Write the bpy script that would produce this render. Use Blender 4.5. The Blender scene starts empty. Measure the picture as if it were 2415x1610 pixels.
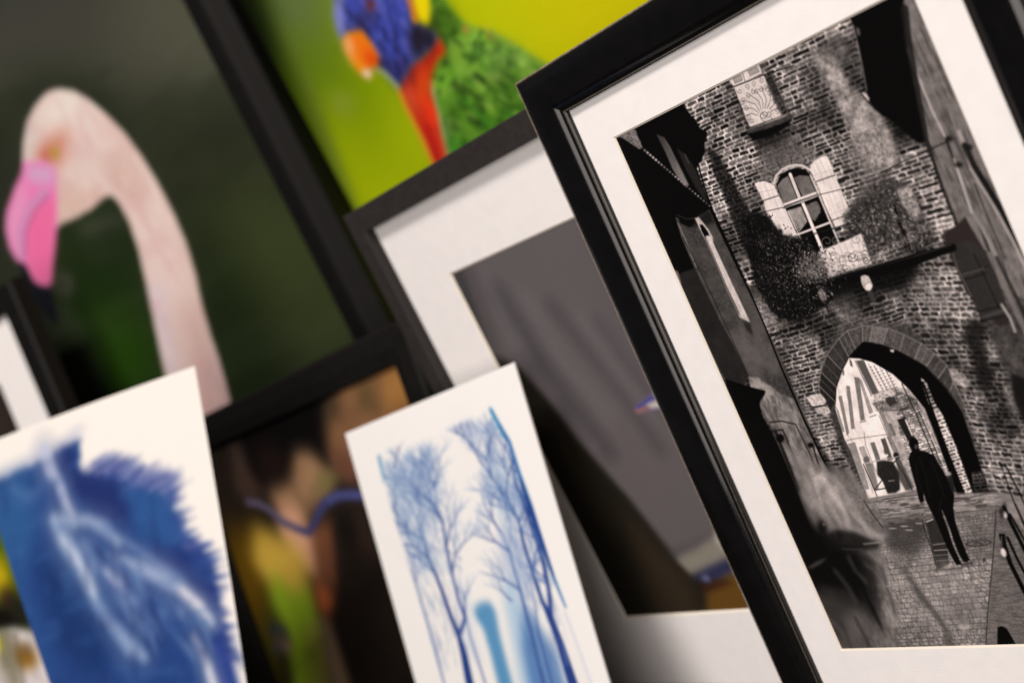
import bpy, math
import numpy as np
from mathutils import Matrix, Vector

# ---------------------------------------------------------------- camera, world, lights
SC = bpy.context.scene
COL = SC.collection
CAM_LOC = (0.0, 0.0, 0.669)
CX = (0.54657, 0.62806, -0.5539)      # camera right in the world
CD = (-0.19475, -0.54797, -0.81351)   # camera down
CF = (-0.81445, 0.55252, -0.17719)    # camera forward
cam_data = bpy.data.cameras.new('camera')
cam = bpy.data.objects.new('camera', cam_data)
COL.objects.link(cam)
cam.matrix_world = Matrix(((CX[0], -CD[0], -CF[0], CAM_LOC[0]),
                           (CX[1], -CD[1], -CF[1], CAM_LOC[1]),
                           (CX[2], -CD[2], -CF[2], CAM_LOC[2]),
                           (0, 0, 0, 1)))
cam_data.sensor_width = 36.0
cam_data.lens = 50.0
cam_data.clip_start = 0.02
cam_data.clip_end = 60.0
cam_data.dof.use_dof = True
cam_data.dof.focus_distance = 1.06
cam_data.dof.aperture_fstop = 3.6
cam_data.dof.aperture_blades = 0
SC.camera = cam

world = bpy.data.worlds.new('World')
SC.world = world
world.use_nodes = True
world.node_tree.nodes['Background'].inputs[0].default_value = (0.95, 0.93, 1.0, 1)
world.node_tree.nodes['Background'].inputs[1].default_value = 0.075

def area(name, loc, target, size, power, color):
    d = bpy.data.lights.new(name, 'AREA')
    d.shape = 'RECTANGLE'
    d.size, d.size_y = size
    d.energy = power
    d.color = color
    o = bpy.data.objects.new(name, d)
    COL.objects.link(o)
    o.location = loc
    o.rotation_euler = (Vector(target) - Vector(loc)).to_track_quat('-Z', 'Y').to_euler()
    return o

area('key_light', (-0.4, -0.75, 3.6), (-1.0, 0.8, 0.45), (1.4, 0.7), 112.0, (1.0, 0.91, 0.85))
area('fill_light', (0.9, -2.3, 1.3), (-1.2, 0.8, 0.3), (2.6, 2.2), 92.0, (1.0, 0.90, 0.85))

SC.view_settings.view_transform = 'Standard'
SC.view_settings.look = 'None'
SC.view_settings.exposure = 0.0
SC.view_settings.gamma = 1.0
SC.view_settings.use_curve_mapping = False

# ---------------------------------------------------------------- materials
def principled(name, color, rough=0.5, spec=0.5, coat=0.0, noise=0.0, nscale=40.0, bump=0.0, bscale=300.0):
    m = bpy.data.materials.new(name)
    m.use_nodes = True
    nt = m.node_tree
    b = nt.nodes['Principled BSDF']
    b.inputs['Base Color'].default_value = (*color, 1)
    b.inputs['Roughness'].default_value = rough
    b.inputs['Specular IOR Level'].default_value = spec
    b.inputs['Coat Weight'].default_value = coat
    b.inputs['Coat Roughness'].default_value = 0.08
    tc = nt.nodes.new('ShaderNodeTexCoord')
    if noise > 0:
        n = nt.nodes.new('ShaderNodeTexNoise')
        n.inputs['Scale'].default_value = nscale
        n.inputs['Detail'].default_value = 6
        nt.links.new(tc.outputs['Object'], n.inputs['Vector'])
        r = nt.nodes.new('ShaderNodeValToRGB')
        r.color_ramp.elements[0].position = 0.3
        r.color_ramp.elements[1].position = 0.7
        r.color_ramp.elements[0].color = (*[c * (1 - noise) for c in color], 1)
        r.color_ramp.elements[1].color = (*[min(1, c * (1 + noise)) for c in color], 1)
        nt.links.new(n.outputs['Fac'], r.inputs['Fac'])
        nt.links.new(r.outputs['Color'], b.inputs['Base Color'])
        mr = nt.nodes.new('ShaderNodeMapRange')
        mr.inputs['To Min'].default_value = max(0.02, rough * 0.8)
        mr.inputs['To Max'].default_value = min(1.0, rough * 1.25)
        nt.links.new(n.outputs['Fac'], mr.inputs['Value'])
        nt.links.new(mr.outputs['Result'], b.inputs['Roughness'])
    if bump > 0:
        n2 = nt.nodes.new('ShaderNodeTexNoise')
        n2.inputs['Scale'].default_value = bscale
        n2.inputs['Detail'].default_value = 4
        nt.links.new(tc.outputs['Object'], n2.inputs['Vector'])
        bp = nt.nodes.new('ShaderNodeBump')
        bp.inputs['Strength'].default_value = bump
        bp.inputs['Distance'].default_value = 0.0006
        nt.links.new(n2.outputs['Fac'], bp.inputs['Height'])
        nt.links.new(bp.outputs['Normal'], b.inputs['Normal'])
    return m

def print_material(name, rough=0.35, spec=0.4, bump=0.0, bscale=400.0):
    """Ink on paper: the ink layer is the mesh's own colour attribute."""
    m = principled(name, (0.5, 0.5, 0.5), rough, spec, bump=bump, bscale=bscale)
    nt = m.node_tree
    a = nt.nodes.new('ShaderNodeVertexColor')
    a.layer_name = 'ink'
    nt.links.new(a.outputs['Color'], nt.nodes['Principled BSDF'].inputs['Base Color'])
    return m

M = {}
M['gloss_black'] = principled('gloss black lacquer', (0.0028, 0.0025, 0.0025), 0.12, 0.4, 0.0, noise=0.25, nscale=60)
M['matte_black'] = principled('matte charcoal paint', (0.022, 0.019, 0.0175), 0.6, 0.3, noise=0.15, nscale=120, bump=0.15)
M['satin_black'] = principled('satin black paint', (0.005, 0.0045, 0.004), 0.42, 0.22, noise=0.2, nscale=80)
M['deep_black'] = principled('flat black paint', (0.005, 0.0045, 0.004), 0.6, 0.15, noise=0.2, nscale=80)
M['edge_worn_highlight'] = principled('worn frame edge highlight', (0.20, 0.165, 0.115), 0.45, 0.4, noise=0.4, nscale=200)  # edge wear and its highlight, both put into this pale colour
M['fillet'] = principled('dull bronze fillet', (0.07, 0.058, 0.042), 0.45, 0.4, noise=0.3, nscale=200)
M['mat_board'] = principled('white mat board', (0.80, 0.785, 0.775), 0.85, 0.2, noise=0.02, nscale=70, bump=0.25, bscale=700)
M['mat_core'] = principled('cream bevel core', (0.78, 0.72, 0.62), 0.8, 0.2, noise=0.03, nscale=90)
M['board'] = principled('brown fibre board', (0.16, 0.10, 0.06), 0.8, 0.2, noise=0.2, nscale=150)
M['print_satin'] = print_material('satin photo print', 0.5, 0.06)
M['print_gloss'] = print_material('lustre photo print', 0.45, 0.06)
M['print_rag'] = print_material('cotton rag paper print', 0.9, 0.05, bump=0.5, bscale=500)
M['paper'] = principled('cotton rag paper', (0.81, 0.775, 0.73), 0.9, 0.15, noise=0.02, nscale=60, bump=0.5, bscale=500)
M['table'] = principled('dark table cloth', (0.03, 0.027, 0.025), 0.9, 0.2, noise=0.3, nscale=40, bump=0.5, bscale=700)
M['wall'] = principled('dark brown backdrop', (0.05, 0.036, 0.03), 0.9, 0.2, noise=0.25, nscale=4)

# ---------------------------------------------------------------- object helpers
def props(o, **k):
    for a, b in k.items():
        if b is not None:
            o[a] = b
    return o

class MB:
    """collects vertices and faces for one mesh"""
    def __init__(self): self.v = []; self.f = []; self.m = []
    def add(self, vs, fs, mi=0):
        n = len(self.v)
        self.v += [tuple(p) for p in vs]
        self.f += [tuple(i + n for i in f) for f in fs]
        self.m += [mi] * len(fs)
    def box(self, x0, x1, y0, y1, z0, z1, mi=0):
        vs = [(x, y, z) for z in (z0, z1) for y in (y0, y1) for x in (x0, x1)]
        self.add(vs, [(0, 2, 3, 1), (4, 5, 7, 6), (0, 1, 5, 4), (2, 6, 7, 3), (0, 4, 6, 2), (1, 3, 7, 5)], mi)
    def build(self, name, mats, parent=None, bevel=0.0, smooth=False):
        me = bpy.data.meshes.new(name)
        me.from_pydata(self.v, [], self.f)
        for m in (mats if isinstance(mats, (list, tuple)) else [mats]): me.materials.append(m)
        me.polygons.foreach_set('material_index', self.m)
        if smooth: me.polygons.foreach_set('use_smooth', [True] * len(self.f))
        me.validate(); me.update()
        o = bpy.data.objects.new(name, me)
        COL.objects.link(o)
        if parent: o.parent = parent
        if bevel:
            b = o.modifiers.new('bevel', 'BEVEL'); b.width = bevel; b.segments = 2
            b.limit_method = 'ANGLE'; b.angle_limit = math.radians(35)
        return o

class Pic:
    """A picture plane: P = world point of its local origin, x = right, d = down.
    local coordinates are (x right, y DOWN, z towards the viewer), in metres."""
    def __init__(self, P, x, d):
        self.P = np.array(P, float); x = np.array(x, float); d = np.array(d, float)
        x /= np.linalg.norm(x); d -= x * (x @ d); d /= np.linalg.norm(d)
        self.x, self.d = x, d
        self.n = np.cross(x, d)            # away from the viewer
    def root(self, name, bx, by, **k):
        """Empty at the picture's base point (bx, by)"""
        self.bx, self.by = bx, by
        o = bpy.data.objects.new(name, None)
        COL.objects.link(o)
        L = self.P + self.x * bx + self.d * by
        o.matrix_world = Matrix([[self.x[i], -self.d[i], -self.n[i], L[i]] for i in range(3)] + [[0, 0, 0, 1]])
        o.empty_display_size = 0.05
        props(o, **k)
        return o
    def V(self, x, y, z): return (x - self.bx, self.by - y, z)
    def loc(self, px, py):
        """photo pixel (of the 2415 x 1610 print this place was surveyed from) -> metres on the picture"""
        u = (px - 1207.5) / 3354.17; v = (py - 805.0) / 3354.17
        d = np.array([CX[i] * u + CD[i] * v + CF[i] for i in range(3)])
        Q = np.array(CAM_LOC); k = (self.n @ (self.P - Q)) / (self.n @ d)
        q = Q + k * d - self.P
        return q @ self.x, q @ self.d

def frame(pic, root, name, x0, x1, y0, y1, profile, mats, mi=None, smooth=False, bevel=0.0):
    """mitred moulding round the opening x0..x1, y0..y1 (y down); profile = [(outward, z), ...]"""
    mb = MB(); n = len(profile)
    for (o, z) in profile:
        mb.v += [pic.V(x0 - o, y0 - o, z), pic.V(x1 + o, y0 - o, z), pic.V(x1 + o, y1 + o, z), pic.V(x0 - o, y1 + o, z)]
    for i in range(n):
        j = (i + 1) % n
        for k in range(4):
            l = (k + 1) % 4
            mb.f.append((i * 4 + k, i * 4 + l, j * 4 + l, j * 4 + k)); mb.m.append(mi[i] if mi else 0)
    o = mb.build(name, mats, root, bevel=bevel, smooth=smooth)
    if smooth: o.data.set_sharp_from_angle(angle=math.radians(32))
    return o

def mat_board(pic, root, x0, x1, y0, y1, wx0, wx1, wy0, wy1, z=0.0, t=0.0014):
    """board with a bevelled window; face at z + t, print behind at z"""
    mb = MB()
    o = [pic.V(x0, y0, z + t), pic.V(x1, y0, z + t), pic.V(x1, y1, z + t), pic.V(x0, y1, z + t)]
    e = t
    w = [pic.V(wx0 - e, wy0 - e, z + t), pic.V(wx1 + e, wy0 - e, z + t), pic.V(wx1 + e, wy1 + e, z + t), pic.V(wx0 - e, wy1 + e, z + t)]
    b = [pic.V(wx0, wy0, z + 0.0001), pic.V(wx1, wy0, z + 0.0001), pic.V(wx1, wy1, z + 0.0001), pic.V(wx0, wy1, z + 0.0001)]
    ob = [pic.V(x0, y0, z + 0.0001), pic.V(x1, y0, z + 0.0001), pic.V(x1, y1, z + 0.0001), pic.V(x0, y1, z + 0.0001)]
    mb.v = o + w + b + ob
    for k in range(4):
        l = (k + 1) % 4
        mb.f.append((k, l, 4 + l, 4 + k)); mb.m.append(0)
        mb.f.append((4 + k, 4 + l, 8 + l, 8 + k)); mb.m.append(1)
        mb.f.append((8 + k, 8 + l, 12 + l, 12 + k)); mb.m.append(0)
        mb.f.append((12 + k, 12 + l, l, k)); mb.m.append(0)
    return mb.build('mat', [M['mat_board'], M['mat_core']], root)

def backing(pic, root, x0, x1, y0, y1, z0, z1, name='backing_board'):
    mb = MB()
    vs = [pic.V(x, y, z) for z in (z0, z1) for y in (y0, y1) for x in (x0, x1)]
    mb.add(vs, [(0, 2, 3, 1), (4, 5, 7, 6), (0, 1, 5, 4), (2, 6, 7, 3), (0, 4, 6, 2), (1, 3, 7, 5)])
    return mb.build(name, M['board'], root)

def strut(pic, root, xc, ytop, z, width=0.05):
    """easel leg hinged on the back and standing on the table"""
    a = pic.P + pic.x * xc + pic.d * ytop - pic.n * z
    # foot: behind the picture, on the table
    back = np.array([pic.n[0], pic.n[1], 0.0]); back /= np.linalg.norm(back)
    base = a.copy(); base[2] = 0.003
    foot = base + back * (0.42 * a[2])
    def L(q):
        q = q - pic.P
        return pic.V(q @ pic.x, q @ pic.d, -(q @ pic.n))
    mb = MB(); th = back * 0.004; w = pic.x * width / 2
    mb.v = [L(p) for p in (a - w * .5, a + w * .5, foot + w, foot - w, a - w * .5 + th, a + w * .5 + th, foot + w + th, foot - w + th)]
    mb.f = [(0, 1, 2, 3), (7, 6, 5, 4), (0, 4, 5, 1), (1, 5, 6, 2), (2, 6, 7, 3), (3, 7, 4, 0)]; mb.m = [0] * 6
    return mb.build('support_strut', M['board'], root)

# ---------------------------------------------------------------- painting the artworks
def box1(a, r, ax):
    if r < 1: return a
    pad = [(0, 0)] * a.ndim; pad[ax] = (r + 1, r)
    c = np.cumsum(np.pad(a, pad, mode='edge'), axis=ax, dtype=np.float64)
    n = a.shape[ax]; w = 2 * r + 1
    hi = np.take(c, range(w, w + n), axis=ax); lo = np.take(c, range(0, n), axis=ax)
    return ((hi - lo) / w).astype(np.float32)
def blur(a, sx, sy=None):
    sy = sx if sy is None else sy
    rx, ry = int(round(sx * 0.6)), int(round(sy * 0.6))
    if sx > 0.6: rx = max(rx, 1)
    if sy > 0.6: ry = max(ry, 1)
    for _ in range(3):
        a = box1(a, rx, 1); a = box1(a, ry, 0)
    return a
def noise(h, w, sx, sy, rng, octs=4, fall=0.5):
    """smooth value noise, about 0..1, feature size sx, sy texels"""
    out = np.zeros((h, w), np.float32); amp = 1.0; tot = 0
    for o in range(octs):
        gx, gy = max(1.0, sx / 2 ** o), max(1.0, sy / 2 ** o)
        nx, ny = int(w / gx) + 3, int(h / gy) + 3
        g = rng.random((ny, nx)).astype(np.float32)
        X = np.arange(w) / gx; Y = np.arange(h) / gy
        xi = X.astype(int); yi = Y.astype(int); fx = (X - xi).astype(np.float32); fy = (Y - yi).astype(np.float32)
        fx = fx * fx * (3 - 2 * fx); fy = fy * fy * (3 - 2 * fy)
        r = g[:, xi] * (1 - fx) + g[:, xi + 1] * fx
        out += amp * (r[yi] * (1 - fy)[:, None] + r[yi + 1] * fy[:, None]); tot += amp; amp *= fall
    return out / tot
def smooth(a, lo, hi):
    t = np.clip((a - lo) / (hi - lo), 0, 1); return t * t * (3 - 2 * t)

class Canvas:
    def __init__(self, pic, x0, x1, y0, y1, res, base, ss=1, seed=1):
        self.pic = pic; self.x0, self.x1, self.y0, self.y1 = x0, x1, y0, y1
        self.nx = int(round((x1 - x0) * res)) + 1; self.ny = int(round((y1 - y0) * res)) + 1
        self.ss = ss; self.w = self.nx * ss; self.h = self.ny * ss
        self.sx = self.w / (x1 - x0); self.sy = self.h / (y1 - y0)
        self.img = np.empty((self.h, self.w, 3), np.float32); self.img[:] = np.array(base, np.float32) / 255
        self.rng = np.random.default_rng(seed); self.reg = (0, 0, 1)
    def region(self, x0, y0, k): self.reg = (x0, y0, k)
    def T(self, pts, reg=None):
        r = reg or self.reg; out = []
        for (u, v) in pts:
            x, y = self.pic.loc(r[0] + u * r[2], r[1] + v * r[2])
            out.append(((x - self.x0) * self.sx, (y - self.y0) * self.sy))
        return np.array(out, float)
    def L(self, x, y): return np.array([(x - self.x0) * self.sx, (y - self.y0) * self.sy])
    def _bb(self, P, pad):
        a = max(0, int(P[:, 0].min() - pad)); b = min(self.w, int(P[:, 0].max() + pad) + 2)
        c = max(0, int(P[:, 1].min() - pad)); d = min(self.h, int(P[:, 1].max() + pad) + 2)
        return (a, b, c, d) if b > a and d > c else None
    def mask(self, pts, soft=0.0, raw=False, rough=0.0, rs=6.0):
        """polygon coverage -> (bbox, mask)"""
        P = np.asarray(pts, float) if raw else self.T(pts)
        bb = self._bb(P, soft * 2.5 + rough * 2 + 2)
        if bb is None: return None, None
        a, b, c, d = bb
        X = np.arange(a, b) + 0.5; Y = np.arange(c, d) + 0.5
        XX, YY = np.meshgrid(X, Y)
        if rough > 0:
            XX = XX + (noise(d - c, b - a, rs, rs, self.rng, 2) - .5) * 2 * rough
            YY = YY + (noise(d - c, b - a, rs, rs, self.rng, 2) - .5) * 2 * rough
        m = np.zeros((d - c, b - a), bool); n = len(P)
        for i in range(n):
            x1, y1 = P[i]; x2, y2 = P[(i + 1) % n]
            if y1 == y2: continue
            if rough > 0:
                sel = (YY > min(y1, y2)) & (YY <= max(y1, y2))
                m ^= sel & (XX > x1 + (YY - y1) * (x2 - x1) / (y2 - y1))
            else:
                r = np.where((Y > min(y1, y2)) & (Y <= max(y1, y2)))[0]
                if len(r) == 0: continue
                xr = x1 + (Y[r] - y1) * (x2 - x1) / (y2 - y1)
                m[r] ^= X[None, :] > xr[:, None]
        m = m.astype(np.float32)
        if soft > 0.5: m = blur(m, soft)
        return bb, m
    def put(self, bb, m, col, a=1.0):
        if bb is None: return
        x0, x1, y0, y1 = bb
        if np.isscalar(col): col = (col, col, col)
        if isinstance(col, np.ndarray) and col.ndim >= 2:
            c = col if col.ndim == 3 else col[..., None]
            c = c / 255.0
        else: c = np.array(col, np.float32) / 255
        mm = (m * a)[..., None]
        v = self.img[y0:y1, x0:x1]
        v += (c - v) * mm
    def poly(self, pts, col, soft=0.0, a=1.0, raw=False, rough=0.0, rs=6.0, vary=0.0, vs=8.0, vsy=None):
        bb, m = self.mask(pts, soft, raw, rough, rs)
        if bb is None: return
        if vary > 0:
            h, w = m.shape
            n = (noise(h, w, vs, vsy or vs, self.rng, 3) - .5) * 2 * vary
            base = np.array((col,) * 3 if np.isscalar(col) else col, np.float32)
            col = np.clip(base[None, None] * (1 + n[..., None]), 0, 255)
        self.put(bb, m, col, a)
    def smask(self, pts, width, raw=False, soft=1.0):
        """variable width polyline coverage; width in canvas texels, scalar or per point"""
        P = np.asarray(pts, float) if raw else self.T(pts)
        W = np.full(len(P), width, float) if np.isscalar(width) else np.array(width, float)
        bb = self._bb(P, W.max() / 2 + soft + 1)
        if bb is None: return None, None
        a, b, c, d = bb
        XX, YY = np.meshgrid(np.arange(a, b) + .5, np.arange(c, d) + .5)
        D = np.full(XX.shape, 1e9)
        for i in range(len(P) - 1):
            p, q = P[i], P[i + 1]; pad = max(W[i], W[i + 1]) / 2 + soft + 1
            i0 = max(0, int(min(p[0], q[0]) - pad - a)); i1 = int(max(p[0], q[0]) + pad - a) + 2
            j0 = max(0, int(min(p[1], q[1]) - pad - c)); j1 = int(max(p[1], q[1]) + pad - c) + 2
            if i1 <= i0 or j1 <= j0 or i1 <= 0 or j1 <= 0: continue
            X = XX[j0:j1, i0:i1]; Y = YY[j0:j1, i0:i1]
            if X.size == 0: continue
            v = q - p; l2 = v @ v + 1e-9
            t = np.clip(((X - p[0]) * v[0] + (Y - p[1]) * v[1]) / l2, 0, 1)
            dd = np.hypot(X - p[0] - t * v[0], Y - p[1] - t * v[1]) - (W[i] + (W[i + 1] - W[i]) * t) / 2
            D[j0:j1, i0:i1] = np.minimum(D[j0:j1, i0:i1], dd)
        return bb, np.clip(0.5 - D / soft, 0, 1).astype(np.float32)
    def stroke(self, pts, width, col, a=1.0, soft=1.0, raw=False):
        bb, m = self.smask(pts, width, raw, soft)
        if bb is not None: self.put(bb, m, col, a)
    def ell(self, c, rx, ry, col, a=1.0, soft=0.0, ang=0.0, vary=0.0):
        """ellipse given in region units"""
        t = np.linspace(0, 2 * math.pi, 29)[:-1]
        ca, sa = math.cos(ang), math.sin(ang)
        self.poly([(c[0] + rx * math.cos(x) * ca - ry * math.sin(x) * sa, c[1] + rx * math.cos(x) * sa + ry * math.sin(x) * ca) for x in t],
                  col, soft, a, vary=vary)
    def bricks(self, pts, p0, p1, p2, tone, mortar, a=1.0, soft=0.0, gap=0.13, tv=0.5, wob=0.18, rough=0.0, patch=None, dirt=0.35):
        """masonry inside pts; p0->p1 is one brick length, p0->p2 one course height"""
        bb, m = self.mask(pts, soft, rough=rough)
        if bb is None: return
        x0, x1, y0, y1 = bb; h, w = m.shape; rng = self.rng
        O, A, B = self.T([p0, p1, p2]); e1 = A - O; e2 = B - O
        XX, YY = np.meshgrid(np.arange(x0, x1) + .5 - O[0], np.arange(y0, y1) + .5 - O[1])
        det = e1[0] * e2[1] - e1[1] * e2[0]
        s = (XX * e2[1] - YY * e2[0]) / det; t = (-XX * e1[1] + YY * e1[0]) / det
        L2 = np.linalg.norm(e2); L1 = np.linalg.norm(e1)
        hs = .68 + .64 * rng.random(600); cum = np.concatenate([[0], np.cumsum(hs)]) - hs.sum() / 2
        t = np.interp(t, cum, np.arange(601) - 300.0)       # courses of uneven height
        t = t + (noise(h, w, L1 * 3, L1 * 3, rng, 3) - .5) * wob * 2.2 + (noise(h, w, L2 * .8, L2 * .8, rng, 2) - .5) * wob * 1.2
        s = s + (noise(h, w, L2 * .8, L2 * .8, rng, 2) - .5) * wob * .8
        row = np.floor(t).astype(int); ft = t - row
        off = rng.random(4096).astype(np.float32); wid = (0.75 + 0.6 * rng.random(4096)).astype(np.float32)
        r = row % 4096
        ss = s / wid[r] + off[r] * 7; k = np.floor(ss).astype(int)
        # irregular joints: move each joint
        jit = (rng.random(65536).astype(np.float32) - .5) * .6
        def J(kk): return kk + jit[(kk * 131 + r * 977) % 65536]
        lo, hi = J(k), J(k + 1)
        under = ss < lo; over = ss >= hi
        k = np.where(under, k - 1, np.where(over, k + 1, k)); lo, hi = J(k), J(k + 1)
        ds = np.minimum(ss - lo, hi - ss) * wid[r] * L1; dt = np.minimum(ft, 1 - ft) * L2
        g = gap * L2 * (0.6 + 0.9 * noise(h, w, L2, L2, rng, 2))
        cr = L2 * .28
        qx = np.maximum(cr - (ds - g), 0); qy = np.maximum(cr - (dt - g), 0)
        dist = np.where((ds - g < cr) | (dt - g < cr), cr - np.hypot(qx, qy), cr)
        bm = smooth(dist, -.6, 1.4)
        tb = rng.random(65536).astype(np.float32)[(k * 733 + r * 1471) % 65536]
        fine = noise(h, w, L2 * .35, L2 * .35, rng, 2)
        bt = tone * (1 - tv + 2 * tv * tb ** 1.3) * (.6 + .8 * fine)
        mt = mortar * (.62 + .62 * noise(h, w, L2 * .5, L2 * .5, rng, 3))
        val = mt * (1 - bm) + bt * bm
        big = noise(h, w, L1 * 4, L1 * 4, rng, 3)
        val = val * (1 - dirt + 2 * dirt * smooth(big, .25, .75))
        if patch is not None:
            pm = smooth(noise(h, w, L1 * 3, L1 * 3, rng, 4), .58, .72) * patch[1]
            val = val * (1 - pm) + pm * patch[0] * (.6 + .8 * fine)
        self.put(bb, m, np.clip(val, 0, 255).astype(np.float32), a)
    def leaves(self, pts, n, size, tones, soft=0.0, a=0.9, bias=None):
        """many small leaf flecks inside pts"""
        bb, m = self.mask(pts, soft)
        if bb is None: return
        x0, x1, y0, y1 = bb; h, w = m.shape; rng = self.rng
        k = 0
        while k < n:
            i, j = rng.integers(0, w), rng.integers(0, h)
            k += 1
            if m[j, i] < rng.random(): continue
            ang = rng.random() * 6.28; l = size * (.5 + rng.random()); b = l * .35
            t = tones[rng.integers(0, len(tones))]
            x, y = x0 + i, y0 + j; ca, sa = math.cos(ang), math.sin(ang)
            self.poly([(x - ca * l, y - sa * l), (x - sa * b, y + ca * b), (x + ca * l, y + sa * l), (x + sa * b, y - ca * b)], t, a=a, raw=True)
    def blur_region(self, pts, sx, sy, soft, a=1.0, raw=False):
        bb, m = self.mask(pts, soft, raw)
        if bb is None: return
        x0, x1, y0, y1 = bb; p = int(3 * max(sx, sy))
        X0, X1, Y0, Y1 = max(0, x0 - p), min(self.w, x1 + p), max(0, y0 - p), min(self.h, y1 + p)
        b = blur(self.img[Y0:Y1, X0:X1].copy(), sx, sy)[y0 - Y0:y1 - Y0, x0 - X0:x1 - X0]
        v = self.img[y0:y1, x0:x1]; v += (b - v) * (m * a)[..., None]
    def grain(self, amt):
        g = self.rng.normal(0, amt, (self.h, self.w)).astype(np.float32)
        self.img = np.clip(self.img + g[..., None], 0, 1)
    def texture(self, pts, amp, sizes=(2.5, 7, 22), soft=4, raw=False):
        bb, m = self.mask(pts, soft, raw)
        if bb is None: return
        x0, x1, y0, y1 = bb; n = 0
        for s in sizes: n = n + (noise(y1 - y0, x1 - x0, s, s, self.rng, 2) - .5) * 2
        n = n / len(sizes) ** .5
        v = self.img[y0:y1, x0:x1]; v *= 1 + (np.clip(n * amp, -.85, 1.2) * m)[..., None]
    def tone(self, sat=1.0, gain=1.0, gamma=1.0):
        l = self.img.mean(2, keepdims=True)
        self.img = np.clip(l + (self.img - l) * sat, 0, 1) ** gamma * gain
    def finish(self, white=(238, 226, 218), paper=0.80, lo=0.0):
        im = self.img
        if self.ss > 1:
            s = self.ss
            im = im.reshape(self.ny, s, self.nx, s, 3).mean(axis=(1, 3))
        def lin(c): return np.where(c <= .04045, c / 12.92, ((c + .055) / 1.055) ** 2.4)
        wl = lin(np.array(white, np.float32) / 255)
        return np.clip(lin(np.clip(im, 0, 1)) / wl * paper, lo, 0.86).astype(np.float32)
    def mesh(self, name, root, mat, z=0.0, white=(238, 226, 218), warp=None, bulge=None):
        """the print itself: a sheet mesh carrying the ink as a colour attribute"""
        alb = self.finish(white)
        nx, ny = self.nx, self.ny; p = self.pic
        X, Y = np.meshgrid(np.linspace(self.x0, self.x1, nx), np.linspace(self.y0, self.y1, ny))
        Z = np.full(X.shape, z)
        if warp is not None: X, Y = warp(X, Y)
        if bulge is not None: Z = Z + bulge(X, Y)
        co = np.stack([X - p.bx, p.by - Y, Z], -1).reshape(-1, 3).astype(np.float32)
        i = np.arange(nx * ny).reshape(ny, nx)
        q = np.stack([i[1:, :-1], i[1:, 1:], i[:-1, 1:], i[:-1, :-1]], -1).reshape(-1, 4).astype(np.int32)
        me = bpy.data.meshes.new(name); nq = len(q)
        me.vertices.add(nx * ny); me.vertices.foreach_set('co', co.ravel())
        me.loops.add(nq * 4); me.loops.foreach_set('vertex_index', q.ravel())
        me.polygons.add(nq); me.polygons.foreach_set('loop_start', np.arange(nq, dtype=np.int32) * 4)
        me.update(calc_edges=True)
        at = me.color_attributes.new('ink', 'FLOAT_COLOR', 'POINT')
        at.data.foreach_set('color', np.concatenate([alb.reshape(-1, 3), np.ones((nx * ny, 1), np.float32)], 1).ravel())
        me.materials.append(mat)
        me.polygons.foreach_set('use_smooth', np.ones(nq, bool))
        o = bpy.data.objects.new(name, me); COL.objects.link(o); o.parent = root
        return o

# ================================================================ the setting
mb = MB(); mb.add([(-14, -3, 0), (6, -3, 0), (6, 2.2, 0), (-14, 2.2, 0)], [(0, 1, 2, 3)])
props(mb.build('table_surface', M['table']), kind='structure')
mb = MB(); mb.add([(-14, 2.2, -1), (6, 2.2, -1), (6, 2.2, 3.5), (-14, 2.2, 3.5)], [(0, 1, 2, 3)])
props(mb.build('wall', M['wall']), kind='structure')

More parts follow.
